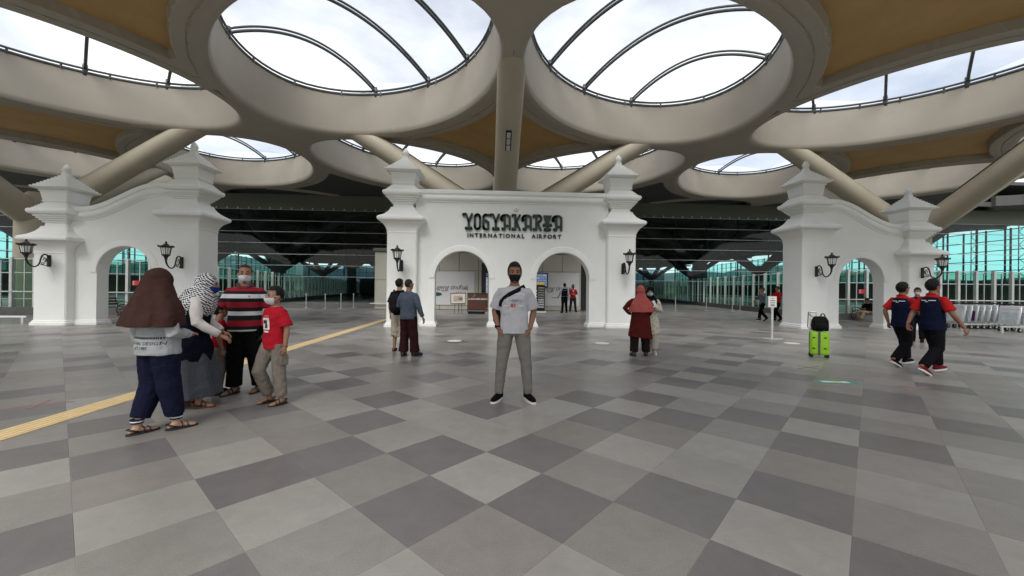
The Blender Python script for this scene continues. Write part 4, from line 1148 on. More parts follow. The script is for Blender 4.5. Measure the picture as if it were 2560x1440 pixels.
        if hands:
            h = solid(hm, .0055 if s.vox < .013 else .008, 1); h.materials.append(s.skin); bm.from_mesh(h); bpy.data.meshes.remove(h)
        bm.to_mesh(me); bm.free()
        me.polygons.foreach_set('use_smooth', [True]*len(me.polygons))
        s.b = obj('body', me, s.t)
        if face: s.eyes()
        return s
    def eyes(s):
        for q in (-1, 1):
            M = MB(); M.ell(s.hp_((q*.031, -.089, .006)), (.013*s.hs, .008, .0065*s.hs), 10, 7, s.Rh); M.build('eye', m_eye, s.t, smooth=True)
            M = MB(); M.tube([s.hp_((q*.014, -.097, .023)), s.hp_((q*.032, -.096, .030)), s.hp_((q*.052, -.084, .023))], [.004, .0055, .003], 6); M.build('eyebrow', m_hair, s.t, smooth=True)
    def add(s, name, M, m, disp=.010, dscale=.10, smooth=3, vox=None):
        return skin(name, M, m, s.t, vox or s.vox, smooth, disp, dscale)
    def cap(s, name, m, r=(.087, .107, .111), keep=None, c=(0, .016, .024), rough=.004):
        """shell over the skull, kept where keep(x,y,z) in head space"""
        M = MB(); n, mm_ = 32, 20; vs = []; fs = []
        for k in range(mm_+1):
            t = math.pi*k/mm_
            for i in range(n):
                a = 2*math.pi*i/n
                v = Vector((r[0]*math.sin(t)*math.cos(a), r[1]*math.sin(t)*math.sin(a), r[2]*math.cos(t)))
                v *= 1 + rough*12*noise.noise(v*26)
                vs.append(v + Vector(c))
        for k in range(mm_):
            for i in range(n):
                f = (k*n+i, (k+1)*n+i, (k+1)*n+(i+1) % n, k*n+(i+1) % n)
                if all(keep(*vs[q]) for q in f): fs.append(f)
        M.add([s.hp_(v) for v in vs], fs)
        o = M.build(name, m, s.t, smooth=True, recalc=False)
        return o
    def hair(s, m=None, low=-.05, top=.058, r=(.087, .107, .112)):
        return s.cap('hair', m or m_hair, r, lambda x, y, z: (z > top) or (y > .012 and z > low) or (abs(x) > .066 and y > -.028 and z > -.0))
    def mask(s, m, top=.0):
        M = MB(); n, k_ = 16, 10; vs = []; fs = []
        for k in range(k_+1):
            el = R(-66 + (66+8)*k/k_)
            for i in range(n+1):
                az = R(-72 + 144*i/n)
                r = (.074, .100, .098)
                v = Vector((r[0]*math.sin(az)*math.cos(el), -.012 - r[1]*math.cos(az)*math.cos(el), -.034 + r[2]*math.sin(el)*.9))
                if abs(az) < R(30): v.y -= .018*math.cos(az*3)*max(0, math.sin(R(90*k/k_)))
                vs.append(s.hp_(v))
        for k in range(k_):
            for i in range(n): fs.append((k*(n+1)+i, k*(n+1)+i+1, (k+1)*(n+1)+i+1, (k+1)*(n+1)+i))
        M.add(vs, fs); o = M.build('face_mask', m, s.t, smooth=True, recalc=False)
        for q in (-1, 1):
            for z in (-.008, -.06):
                L = MB(); L.tube([s.hp_((q*.070, -.045, z)), s.hp_((q*.082, -.01, z*.5)), s.hp_((q*.084, .02, -.005))], .002, 5); L.build('ear_loop', m, o)
        return o
    def shirt(s, m, hem=.45, sleeve=.7, ease=1.0, name='shirt', disp=.012, cuff=.068, neck=4.45, flare=0, bulk=.0, sl_name=None):
        M = MB(); e = bulk
        prof = [(hem, .178+e+flare, .135+e+flare)] if hem >= 0 else [(hem, .185+e+flare, .14+e+flare), (0, .18+e+flare*.8, .135+e+flare*.8)]
        for t, rx, ry in ((1, .176, .132), (1.6, .168, .122), (2, .163, .118), (2.6, .172, .124), (3, .178, .126), (3.5, .168, .112), (3.85, .142, .098), (4.1, .108, .086), (neck, .074, .074)):
            if t > hem: prof.append((t, rx+e, ry+e))
        s.torso(M, prof)
        if sleeve:
            for sd in 'LR':
                a = min(sleeve, 2)
                rad = [(0, .058), (min(.3, a*.4), .066+e*.5)]
                if a > 1: rad += [(.6, .066+e*.4), (1, .060+e*.4), (1.5, .052+e*.3), (a, cuff*.62)]
                else: rad += [(a, cuff)]
                inn = lerp(s.J['sh'+sd], s.J['sho'], .5) + Vector((0, 0, -.03))
                s.limb(M, [inn, s.J['sh'+sd] + Vector((0, 0, -.012)), 'el'+sd, 'wr'+sd], [(.0, .05)] + [(u+1, r) for u, r in rad])
        return s.add(name, M, m, disp)
    def trousers(s, m, end=1.9, r=(.108, .094, .074, .072), top=1.35, disp=.012, name='trousers', waist=.160):
        M = MB()
        s.torso(M, [(.0, .125, .105), (.5, .166, .120), (1, .170, .122), (top, waist, .115)])
        for sd in 'LR': s.limb(M, ['hi'+sd, 'kn'+sd, 'an'+sd], [(0, r[0]*s.g), (.4, lerp(r[0], r[1], .5)*s.g), (.75, r[1]*.95*s.g), (1, r[2]*1.08*s.g), (1.4, r[2]*s.g), (end, r[3]*s.g)])
        return s.add(name, M, m, disp)
    def shoe(s, up, sole, lift=.0):
        for sd in 'LR':
            a = s.J['an'+sd]; d = s.J['to'+sd].normalized(); z = Vector((0, 0, -a.z+.0)) if abs(d.z) < .05 else Vector((0, 0, -.085))
            b = a + z; u = Vector((0, 0, 1)) if abs(d.z) < .05 else d.cross(Vector((-d.y, d.x, 0))).normalized()
            if u.z < 0: u = -u
            M = MB(); M.tube([b - d*.085 + u*.052, b - d*.06 + u*.056, b + u*.062, b + d*.08 + u*.050, b + d*.15 + u*.038, b + d*.195 + u*.030], [.030, .042, .045, .045, .042, .024], 12, flat=.86, ref=u)
            M.tube([b - d*.02 + u*.05, b - d*.028 + u*.135], [.050, .052], 12)
            o = s.add('shoe', M, up, 0, vox=.009, smooth=2)
            w = Vector((-d.y, d.x, 0)).normalized(); L = MB(); rings = []
            for z0, k in ((.0, .94), (.004, 1), (.026, 1.0), (.03, .97)):
                rings.append([b + u*z0 + d*(.055 + .150*k*math.cos(2*math.pi*q/24)) + w*(.049*k*math.sin(2*math.pi*q/24)*(1.0 + .12*math.cos(2*math.pi*q/24))) for q in range(24)])
            L.loft(rings); L.build('sole', sole, o, smooth=True, angle=40)
    def sandal(s, m, soled):
        for sd in 'LR':
            a = s.J['an'+sd]; d = s.J['to'+sd].normalized(); b = Vector((a.x, a.y, 0)); w = Vector((-d.y, d.x, 0)).normalized(); u = Vector((0, 0, 1))
            if a.z > .11: b = a - Vector((0, 0, .095))
            L = MB(); rings = []
            for z0, k in ((.0, .95), (.004, 1), (.018, 1.0), (.02, .97)):
                rings.append([b + u*z0 + d*(.05 + .145*k*math.cos(2*math.pi*q/22)) + w*(.048*k*math.sin(2*math.pi*q/22)) for q in range(22)])
            L.loft(rings); o = L.build('sandal', soled, s.t, smooth=True, angle=40)
            for x0, h_ in ((.10, .058), (.05, .075)):
                L = MB(); L.tube([b + d*x0 + w*.046 + u*.015, b + d*(x0-.005) + w*.032 + u*h_*.8, b + d*(x0-.01) + u*h_, b + d*(x0-.005) - w*.032 + u*h_*.8, b + d*x0 - w*.046 + u*.015], .013, 8, flat=.35, ref=d); L.build('strap', m, o, smooth=True)
            L = MB(); L.tube([b + w*.044 + u*.03, b - d*.06 + w*.035 + u*.06, b - d*.085 + u*.065, b - d*.06 - w*.035 + u*.06, b - w*.044 + u*.03], .009, 6); L.build('strap', m, o, smooth=True)
    def drape(s, m, rings, hood=(.098, .118, .124), name='headscarf', hc=(0, .022, .012), disp=.008, folds=.03, nf=9, extra=None):
        """headscarf: hood over the skull flowing into a cape; rings = [(z, rx, ry, cy)] in body space"""
        M = MB(); M.ell(s.hp_(hc), [q*s.hs for q in hood], 20, 13, s.Rh)
        rr = []; n = 44; hd = s.hp_((0, .02, -.06))
        for i, (z, rx, ry, cy_) in enumerate(rings):
            f = i/(len(rings)-1)
            rr.append([Vector((rx*math.cos(2*math.pi*k/n), cy_ + ry*math.sin(2*math.pi*k/n), z))*1.0 + Vector((rx*math.cos(2*math.pi*k/n), ry*math.sin(2*math.pi*k/n), 0))*folds*f*math.sin(nf*2*math.pi*k/n + 1.3*math.sin(3*2*math.pi*k/n)) for k in range(n)])
        M.loft(rr)
        if extra: extra(M)
        return s.add(name, M, m, disp, .08, 2)
    def decal(s, target, me, m, cx, cz, back=False, name='print', off=.004):
        bt = BVHTree.FromPolygons([v.co for v in target.data.vertices], [p.vertices for p in target.data.polygons])
        for v in me.vertices:
            x, z = cx + (-v.co.x if back else v.co.x), cz + v.co.y
            o_ = Vector((x, 1.0 if back else -1.0, z)); h_ = bt.ray_cast(o_, Vector((0, -1 if back else 1, 0)))
            y = h_[0].y if h_[0] is not None else 0
            v.co = (x, y + (off if back else -off), z)
        me.materials.clear(); me.materials.append(m)
        return obj(name, me, target)
    def strap(s, target, pts, m, width=.03, name='strap', off=.006):
        """flat webbing laid on a garment: pts = [(x, z, front?)]"""
        bt = BVHTree.FromPolygons([v.co for v in target.data.vertices], [p.vertices for p in target.data.polygons])
        P = []
        for x, z, fr in pts:
            h_ = bt.ray_cast(Vector((x, -1 if fr else 1, z)), Vector((0, 1 if fr else -1, 0)))
            y = h_[0].y if h_[0] is not None else 0
            P.append(Vector((x, y + (-off if fr else off), z)))
        M = MB(); M.tube(P, width, 8, flat=.18, ref=(0, -1, 0)); return M.build(name, m, s.t, smooth=True)
def grid_mesh(w, h, nx=8, ny=4):
    me = bpy.data.meshes.new('g')
    me.from_pydata([(w*(i/nx-.5), h*(k/ny-.5), 0) for k in range(ny+1) for i in range(nx+1)], [], [(k*(nx+1)+i, k*(nx+1)+i+1, (k+1)*(nx+1)+i+1, (k+1)*(nx+1)+i) for k in range(ny) for i in range(nx)])
    return me
WALK = dict(hiL=(.09, -.02, .89), knL=(.10, -.20, .50), anL=(.10, -.26, .12), toL=(.05, -1, .12), knR=(-.10, .02, .47), anR=(-.10, .34, .15), hiR=(-.09, .02, .89), toR=(-.05, -.85, -.5),
            elL=(.24, .16, 1.13), wrL=(.25, .20, .89), elR=(-.24, -.06, 1.11), wrR=(-.22, -.24, .93), haR=(0, -.5, -.8))
f_navy = fabric('navy_jersey', (.010, .012, .028)); f_black = fabric('black_cloth', (.005, .005, .006)); f_char = fabric('charcoal_cloth', (.008, .008, .010))
m_sole = mat('white_rubber_sole', (.62, .62, .60), .6, var=.05); m_bsole = mat('black_rubber_sole', (.015, .014, .013), .7, var=.2)
m_bl = mat('black_leather', (.014, .012, .011), .5, var=.3, scale=30); m_brl = mat('brown_leather', (.10, .035, .018), .5, var=.2, scale=30)

# ---- man standing in the middle, hands in his pockets
p = Body('man in light grey printed t-shirt and black mask, hands in pockets', (.33, 5.06, 0), -3, 1.72, dict(
    elL=(.245, .05, 1.115), wrL=(.195, -.035, .895), elR=(-.245, .05, 1.115), wrR=(-.195, -.035, .895), haL=(-.25, -.15, -1), haR=(.25, -.15, -1), pnL=(-1, .2, 0), pnR=(1, .2, 0),
    hiL=(.095, 0, .89), hiR=(-.095, 0, .89), knL=(.15, -.02, .48), knR=(-.15, -.02, .48), anL=(.185, .03, .085), anR=(-.185, .03, .085), toL=(.38, -1, 0), toR=(-.42, -1, 0)), (2, 0, 1.02), .010, sk_dark, girth=.98).body(curl=20)
tr = p.trousers(fabric('grey_chino', (.185, .175, .162)), 1.97, (.106, .088, .068, .056))
f_tee = fabric('light_grey_cotton', (.46, .46, .485), .04)
sh = p.shirt(f_tee, .25, .86, cuff=.084, disp=.018, bulk=.010)
p.hair(top=.066, low=-.045, r=(.088, .108, .122)); p.mask(fabric('black_mask_cloth', (.018, .017, .018)))
p.shoe(f_black, m_sole)
p.decal(sh, text_mesh('83', .062, 0, bold=.002, align='CENTER'), mat('red_print', (.42, .03, .04), .7), -.015, 1.172)
m_wp = mat('white_print', (.72, .72, .72), .7)
for w, x, z in ((.055, -.105, 1.19), (.07, .085, 1.19), (.13, .05, 1.335), (.012, .115, 1.322)): p.decal(sh, grid_mesh(w, .008 if w > .02 else .024), m_wp, x, z)
for w, z in ((.07, 1.265), (.145, 1.252), (.06, 1.239)): p.decal(sh, grid_mesh(w, .006), mat('grey_print', (.20, .20, .21), .7), .0, z)
p.strap(sh, [(.125, 1.43, 1), (.10, 1.415, 1), (.06, 1.39, 1), (0, 1.36, 1), (-.06, 1.33, 1), (-.12, 1.285, 1), (-.16, 1.24, 1), (-.175, 1.18, 1)], m_blk, .026, 'bag_strap', .010)
M = MB(); M.tube([(-.195, .02, 1.22), (-.20, .05, 1.10), (-.205, .07, 1.0), (-.20, .08, .92)], [.02, .055, .065, .03], 10); p.add('sling_bag', M, m_blk, .006)
M = MB(); M.tube([(-.2045, -.026, .935), (-.200, -.029, .920)], .035, 16); M.box((-.233, -.043, .930), (.012, .034, .034)); M.build('watch', m_blk, p.t, smooth=True)
M = MB(); M.tube([(-.012, -.148, .885), (-.013, -.152, .858)], .004, 6); M.build('drawstring', m_wp, p.t)

# ---- woman in the brown headscarf, back to us
p = Body('woman seen from behind in wide brown headscarf, grey sweatshirt and navy trousers', (-3.17, 4.08, 0), 158, 1.545, dict(
    knL=(.10, -.0, .48), anL=(.105, .12, .085), toL=(-.15, -1, 0), knR=(-.10, -.05, .48), anR=(-.10, -.12, .085), toR=(-.35, -1, 0),
    shL=(.185, .0, 1.35), shR=(-.185, 0, 1.35), elL=(.285, .03, 1.07), wrL=(.315, -.02, .82), elR=(-.30, .05, 1.06), wrR=(-.19, -.18, 1.03), haR=(.9, -.7, 0), haL=(.02, -.25, -1), pnR=(0, 0, -1)), (0, 0, 1.05), .010, sk_fair, girth=1.20).body(face=False)
f_jog = fabric('navy_jogger_cloth', (.010, .012, .030))
p.trousers(f_jog, 1.80, (.112, .096, .084, .072), disp=.016)
f_sweat = fabric('grey_marl_sweat', (.36, .37, .385), .06)
sh = p.shirt(f_sweat, .08, 1.96, cuff=.072, disp=.020, bulk=.015)
p.drape(fabric('brown_crepe', (.052, .026, .022), .08), [(1.62, .115, .125, .02), (1.55, .152, .14, .025), (1.49, .188, .155, .03), (1.43, .226, .168, .035), (1.38, .265, .18, .035), (1.327, .300, .192, .035), (1.27, .326, .205, .04), (1.20, .345, .22, .05), (1.13, .352, .232, .06)], (.108, .128, .130), disp=.014, folds=.055, nf=9)
m_pr = mat('black_screen_print', (.02, .02, .022), .8)
p.decal(sh, text_mesh('ORIGINAL DESIGN', .046, 0, align='CENTER', space=1.05), m_pr, -.02, .94, True)
p.decal(sh, text_mesh('EST.1987', .044, 0, align='CENTER'), m_pr, -.02, .892, True)
for k in range(36): p.decal(sh, grid_mesh(.007, .022, 1, 1), m_pr, -.20+k*.0114, 1.01, True, 'print_tick')
for sd in 'LR':
    a = p.J['an'+sd]
    for q in range(3):
        M = MB(); M.tube([a + Vector((0, 0, .03+q*.016)), a + Vector((0, 0, .040+q*.016))], .054+.003*q, 16); M.build('sock_band', m_wp if q % 2 else f_jog, p.t, smooth=True)
p.sandal(m_bl, m_bsole)

# ---- woman in the checked headscarf, leaning towards the child
p = Body('woman in black and white checked headscarf and long grey skirt leaning to a child', (-3.45, 4.95, 0), 106, 1.58, dict(
    pel=(0, .05, .93), wai=(0, .02, 1.07), che=(0, -.03, 1.26), sho=(0, -.075, 1.375), nec=(0, -.105, 1.435), hed=(0, -.155, 1.535),
    shL=(.17, -.07, 1.35), shR=(-.17, -.07, 1.35), elL=(.21, -.08, 1.07), wrL=(.14, -.26, .92), elR=(-.23, -.11, 1.07), wrR=(-.18, -.34, .90), haR=(.1, -.8, -.5), haL=(-.1, -.9, -.4), pnR=(.3, 0, -1), pnL=(-.3, 0, -1),
    hiL=(.09, .06, .89), hiR=(-.09, .06, .89), knL=(.10, .0, .48), knR=(-.10, -.02, .48), anL=(.11, .12, .085), anR=(-.11, -.10, .085)), (0, 8, 1.02), .010, sk_med, girth=1.22).body()
def checked(name):
    m = bpy.data.materials.new(name); m.use_nodes = True; n, l = m.node_tree.nodes, m.node_tree.links
    b = n['Principled BSDF']; b.inputs['Roughness'].default_value = .9; b.inputs['Specular IOR Level'].default_value = .1
    tc = n.new('ShaderNodeTexCoord'); mp = n.new('ShaderNodeMapping'); mp.inputs['Rotation'].default_value = (R(35), R(20), R(15)); mp.inputs['Scale'].default_value = (1, 1, 1.6)
    v = n.new('ShaderNodeTexVoronoi'); v.inputs['Scale'].default_value = 34; v.inputs['Randomness'].default_value = .2
    r = n.new('ShaderNodeValToRGB'); r.color_ramp.interpolation = 'CONSTANT'; r.color_ramp.elements[0].color = (.015, .016, .025, 1); r.color_ramp.elements[1].position = .50; r.color_ramp.elements[1].color = (.62, .62, .63, 1)
    l.new(tc.outputs['Object'], mp.inputs[0]); l.new(mp.outputs[0], v.inputs['Vector']); l.new(v.outputs['Distance'], r.inputs[0]); l.new(r.outputs[0], b.inputs['Base Color'])
    MATS[name] = m; return m
M = MB(); n = 40; rr = []
for z, rx, ry, c in ((1.0, .19, .16, .05), (.85, .235, .22, .06), (.6, .265, .27, .06), (.35, .29, .31, .05), (.14, .315, .345, .04)):
    rr.append([Vector((rx*math.cos(2*math.pi*k/n), c + ry*math.sin(2*math.pi*k/n), z))*1 + Vector((math.cos(2*math.pi*k/n), math.sin(2*math.pi*k/n), 0))*.012*(1.1-z)*2*math.sin(8*2*math.pi*k/n) for k in range(n)])
M.loft(rr); p.add('skirt', M, fabric('grey_denim', (.075, .080, .095), .12, scale=40), .010)
p.shirt(fabric('white_blouse', (.62, .59, .57), .03), .8, 1.95, cuff=.075, disp=.018, bulk=.006, name='blouse')
M = MB(); p.torso(M, [(-.20, .235, .27), (.0, .225, .235), (.5, .215, .20), (1, .205, .175), (2, .185, .15), (3, .195, .14), (3.7, .165, .12), (4.1, .13, .10)])
p.add('tunic', M, fabric('dark_navy_tunic', (.006, .007, .014)), .012)
f_chk = checked('checked_scarf_cloth')
p.drape(f_chk, [(1.52, .095, .105, -.10), (1.46, .125, .13, -.09), (1.40, .165, .16, -.07), (1.33, .215, .19, -.05), (1.25, .24, .21, -.02), (1.16, .235, .215, .02), (1.08, .20, .19, .06)], (.102, .120, .124), hc=(0, .034, .016), folds=.05, nf=9, extra=lambda M: M.tube([(0, -.10, 1.46), (0, .0, 1.38), (.0, .12, 1.24)], [.11, .13, .10], 14))
p.mask(fabric('blue_mask_cloth', (.02, .03, .16)))
p.sandal(m_brl, m_brl)

# ---- small child in red beside her
p = Body('small child in red shirt half hidden behind the checked headscarf woman', (-3.50, 5.48, 0), 128, 1.17, dict(shL=(.165, 0, 1.36), shR=(-.165, 0, 1.36), nec=(0, 0, 1.45)), (0, 0, 1.26), .013, sk_dark).body(face=False, curl=20)
p.trousers(fabric('child_grey_trousers', (.16, .145, .14)), 1.9, (.112, .10, .084, .080))
p.shirt(fabric('red_cotton', (.36, .012, .02), .06), .35, .8, cuff=.09); p.hair(low=-.07, top=.05); p.shoe(f_black, m_bsole)

# ---- man in the striped polo
p = Body('man in red, black and white striped polo and white printed mask', (-3.20, 5.52, 0), 17, 1.68, dict(
    elL=(.275, .05, 1.10), wrL=(.285, -.06, .87), elR=(-.275, .06, 1.11), wrR=(-.30, -.05, .88), knL=(.13, -.02, .48), anL=(.17, .06, .085), toL=(-.5, -1, 0), knR=(-.10, -.02, .48), anR=(-.12, .0, .085), toR=(-.7, -1, 0), haL=(-.1, -.2, -1)), (10, 0, 1.02), .010, sk_dark, girth=1.10).body(curl=35)
p.trousers(f_black, 1.95, (.112, .100, .088, .088))
RD, BK, WH, GR = (.235, .012, .022), (.012, .011, .013), (.56, .56, .58), (.06, .06, .062)
sh = p.shirt(bands('striped_polo_cloth', [(.80, WH), (.855, BK), (.90, RD), (.975, BK), (1.04, WH), (1.095, BK), (1.145, RD), (1.215, BK), (1.265, WH), (1.322, BK), (1.358, RD), (1.425, GR)]), .10, .80, cuff=.084, bulk=.012, disp=.012, name='polo_shirt')
M = MB()
for q in (-1, 1): M.tube([(q*.072, .04, 1.462), (q*.084, -.02, 1.455), (q*.055, -.085, 1.428), (q*.012, -.118, 1.388)], [.024, .028, .026, .010], 8, flat=.4)
M.tube([(-.072, .04, 1.462), (0, .075, 1.468), (.072, .04, 1.462)], .026, 8, flat=.4); p.add('collar', M, fabric('charcoal_collar', GR), 0, vox=.008)
p.decal(sh, grid_mesh(.012, .018, 1, 1), m_pr, .075, 1.295)
p.hair(m_hairg, top=.082, low=-.03, r=(.080, .099, .101))
f_wm = mat('white_printed_mask', (.62, .62, .64), .8, var=.35, scale=55)
p.mask(f_wm); p.sandal(m_bl, m_bsole)
ph = thing('mobile_phone', 'dark mobile phone held in the striped polo man\'s hand', 'phone', (-2.93, 5.44, .77), R(17))
M = MB(); M.box((0, -.03, 0), (.012, .075, .145), Matrix.Rotation(R(35), 3, 'Y') @ Matrix.Rotation(R(20), 3, 'X'), ch=.004); M.build('case', mat('dark_phone_glass', (.02, .025, .03), .2), ph)
M = MB(); M.tube([(.286, -.05, .905), (.285, -.055, .885)], .036, 14); M.build('watch', m_blk, p.t, smooth=True)

# ---- boy in the red t-shirt
p = Body('boy in red printed t-shirt, khaki cargo trousers and white mask', (-2.56, 5.02, 0), -28, 1.385, dict(
    shL=(.17, 0, 1.37), shR=(-.17, 0, 1.37), elL=(.235, .02, 1.10), wrL=(.245, -.02, .86), elR=(-.23, .04, 1.10), wrR=(-.22, .05, .87),
    hiR=(-.09, -.02, .88), knR=(-.11, -.17, .50), anR=(-.12, .01, .10), toR=(-.2, -1, -.1), knL=(.10, .0, .48), anL=(.13, .02, .085), toL=(-.1, -1, 0)), (-6, 0, 1.16), .010, sk_med, girth=1.0).body(curl=30)
p.trousers(fabric('khaki_cotton', (.20, .175, .150)), 1.90, (.110, .100, .088, .086), disp=.018)
sh = p.shirt(fabric('bright_red_cotton', (.42, .014, .026), .05), .0, .80, cuff=.092, bulk=.012, disp=.016, name='t_shirt')
p.decal(sh, grid_mesh(.13, .17, 8, 8), m_wp, -.01, 1.19); p.decal(sh, grid_mesh(.075, .05, 5, 4), mat('plum_print', (.05, .015, .03), .7), -.02, 1.215, off=.007)
p.decal(sh, grid_mesh(.05, .06, 5, 4), mat('plum_print', (0, 0, 0)), .0, 1.155, off=.007); p.decal(sh, grid_mesh(.10, .025, 5, 2), m_wp, -.01, 1.075); p.decal(sh, grid_mesh(.11, .018, 5, 2), mat('pink_print', (.55, .12, .12), .7), -.01, 1.30)
M = MB(); M.box((.205, -.0, .66), (.03, .13, .15), ch=.01); M.build('cargo_pocket', MATS['khaki_cotton'], p.t)
p.hair(top=.062, low=-.03); p.mask(f_wm); p.sandal(m_bl, m_bsole)

# ---- pair in front of the wide gate, backs turned
p = Body('man with shaved head in blue-grey shirt and maroon trousers seen from behind', (-1.64, 8.45, 0), 160, 1.58, dict(
    elR=(-.265, .02, 1.10), wrR=(-.33, -.04, .87), haR=(-.3, -.15, -1), elL=(.25, -.0, 1.12), wrL=(.16, -.20, 1.0), haL=(-.5, -1, 0), anR=(-.14, -.05, .085), knR=(-.12, -.02, .48), toR=(-.5, -1, 0)), (-25, 0, 1.0), .013, sk_dark, girth=1.05).body(curl=25)
p.trousers(fabric('maroon_cloth', (.030, .010, .012)), 1.97, (.110, .100, .092, .108)); p.shirt(fabric('blue_grey_denim', (.075, .090, .120), .12), .0, 1.96, cuff=.075, bulk=.012, disp=.016)
p.hair(m_hairg, top=.055, low=-.06, r=(.079, .098, .100)); p.shoe(m_bl, m_bsole)
p = Body('person with hair bun, black top and beige shorts standing by the blue-grey shirt man', (-1.98, 9.15, 0), 168, 1.60, {}, (-20, 0, 1.0), .013, sk_med).body(face=False)
p.trousers(fabric('beige_shorts', (.40, .36, .28), .15), 1.0, (.115, .110, .105, .105), name='shorts'); p.shirt(f_black, .3, .85, cuff=.08); p.hair(low=-.07)
M = MB(); M.ell(p.hp_((0, .11, .05)), (.04, .035, .04)); p.add('hair_bun', M, m_hair, .006, .03); p.sandal(m_bl, m_bsole)
bp_ = thing('backpack', 'black backpack worn by the person in beige shorts', 'backpack', (-1.98, 9.15, 0), R(168)); bp_.scale = (.94,)*3
M = MB(); M.ell((.02, .19, 1.14), (.155, .10, .23)); M.ell((.02, .25, 1.03), (.12, .06, .12)); skin('bag', M, m_blk, bp_, .014, 3, .012)
M = MB()
for q in (-.11, .11): M.tube([(q, .13, 1.33), (q, .06, 1.45), (q, -.10, 1.36), (q*1.15, -.125, 1.15), (q*1.3, .05, 1.0)], .02, 6, flat=.3)
M.build('straps', m_blk, bp_)

# ---- two women before the wide gate's other pillar
p = Body('woman in salmon headscarf and dark red tunic seen from behind, hand on hip', (3.27, 8.48, 0), 176, 1.49, dict(
    shL=(.20, 0, 1.37), shR=(-.20, 0, 1.37), elL=(.40, .05, 1.17), wrL=(.24, -.02, 1.02), haL=(-.9, -.3, -.2), pnL=(0, 0, -1), elR=(-.28, -.02, 1.12), wrR=(-.24, -.2, .95), knL=(.14, 0, .48), anL=(.16, .03, .085), knR=(-.12, 0, .48), anR=(-.15, -.02, .085)), (-10, 0, 1.05), .012, sk_fair, girth=1.2).body(face=False)
p.trousers(fabric('dark_plum_cloth', (.020, .012, .013)), 1.95, (.105, .094, .086, .086)); f_red = fabric('dark_red_crepe', (.085, .014, .012), .06)
p.shirt(f_red, 1.0, 1.95, cuff=.07, name='tunic_sleeves')
M = MB(); n = 30; rr = []
for z, rx, ry in ((1.36, .19, .12), (1.1, .205, .16), (.9, .235, .185), (.7, .26, .205), (.50, .29, .225), (.455, .295, .23)):
    rr.append([Vector((rx*math.cos(2*math.pi*k/n), ry*math.sin(2*math.pi*k/n), z + .03*math.cos(2*math.pi*k/n)*(z < .6))) for k in range(n)])
M.loft(rr); p.add('tunic', M, f_red, .012)
p.drape(fabric('salmon_crepe', (.40, .095, .085), .06), [(1.54, .095, .105, .02), (1.48, .115, .115, .02), (1.42, .155, .135, .02), (1.36, .21, .155, .02), (1.28, .265, .175, .02), (1.18, .295, .19, .03), (1.08, .31, .20, .04)], (.102, .120, .126), folds=.03)
p.shoe(mat('taupe_leather', (.05, .042, .035), .6, var=.2), m_bsole)
p = Body('woman in black headscarf and pale patterned outfit holding papers, pale blue mask', (3.58, 8.72, 0), -22, 1.47, dict(
    elL=(.235, -.04, 1.12), wrL=(.10, -.22, 1.20), haL=(-.5, -.5, .6), pnL=(-.5, .6, 0), elR=(-.235, -.04, 1.12), wrR=(-.08, -.22, 1.18), haR=(.5, -.5, .6), pnR=(.5, .6, 0)), (-5, 0, 1.0), .012, sk_med).body()
def spotted(name):
    m = bpy.data.materials.new(name); m.use_nodes = True; n, l = m.node_tree.nodes, m.node_tree.links
    b = n['Principled BSDF']; b.inputs['Roughness'].default_value = .9
    tc = n.new('ShaderNodeTexCoord'); v = n.new('ShaderNodeTexVoronoi'); v.inputs['Scale'].default_value = 17; mp = n.new('ShaderNodeMapping'); mp.inputs['Scale'].default_value = (1, 1, 1.7)
    r = n.new('ShaderNodeValToRGB'); e = r.color_ramp.elements; e[0].color = (.05, .045, .03, 1); e[1].position = .30; e[1].color = (.55, .50, .40, 1); x = e.new(.24); x.color = (.07, .06, .04, 1)
    l.new(tc.outputs['Object'], mp.inputs[0]); l.new(mp.outputs[0], v.inputs['Vector']); l.new(v.outputs['Distance'], r.inputs[0]); l.new(r.outputs[0], b.inputs['Base Color'])
    MATS[name] = m; return m
f_sp = spotted('pale_patterned_cloth')
p.trousers(fabric('cream_cloth', (.50, .45, .38), .08), 1.85, (.118, .112, .105, .085)); p.shirt(f_sp, -.30, 1.95, cuff=.08, bulk=.02, flare=.03, name='long_top', disp=.016)
p.drape(f_black, [(1.50, .095, .095, .02), (1.43, .14, .115, .01), (1.37, .19, .14, .01), (1.28, .21, .155, .01)], (.098, .116, .122), hc=(0, .032, .014)); p.mask(mat('pale_blue_mask', (.42, .52, .53), .8, var=.05)); p.shoe(mat('white_canvas', (.5, .47, .42), .8, var=.1), m_sole)
pp = thing('papers', 'folded printed papers held by the black headscarf woman', 'papers', (3.58, 8.72, 0), R(-22)); pp.scale = (.865,)*3
for q, (x, z, a) in enumerate(((.03, 1.27, 25), (-.05, 1.22, 5))):
    M = MB(); M.box((x, -.33-.02*q, z), (.22, .006, .17), Matrix.Rotation(R(-a), 3, 'Y') @ Matrix.Rotation(R(-15), 3, 'X')); M.build('sheet', m_wp, pp)
    M = MB(); M.box((x, -.338-.02*q, z), (.10, .004, .08), Matrix.Rotation(R(-a), 3, 'Y') @ Matrix.Rotation(R(-15), 3, 'X')); M.build('print', mat('grey_newsprint', (.12, .12, .12), .8, var=.7, scale=60), pp)

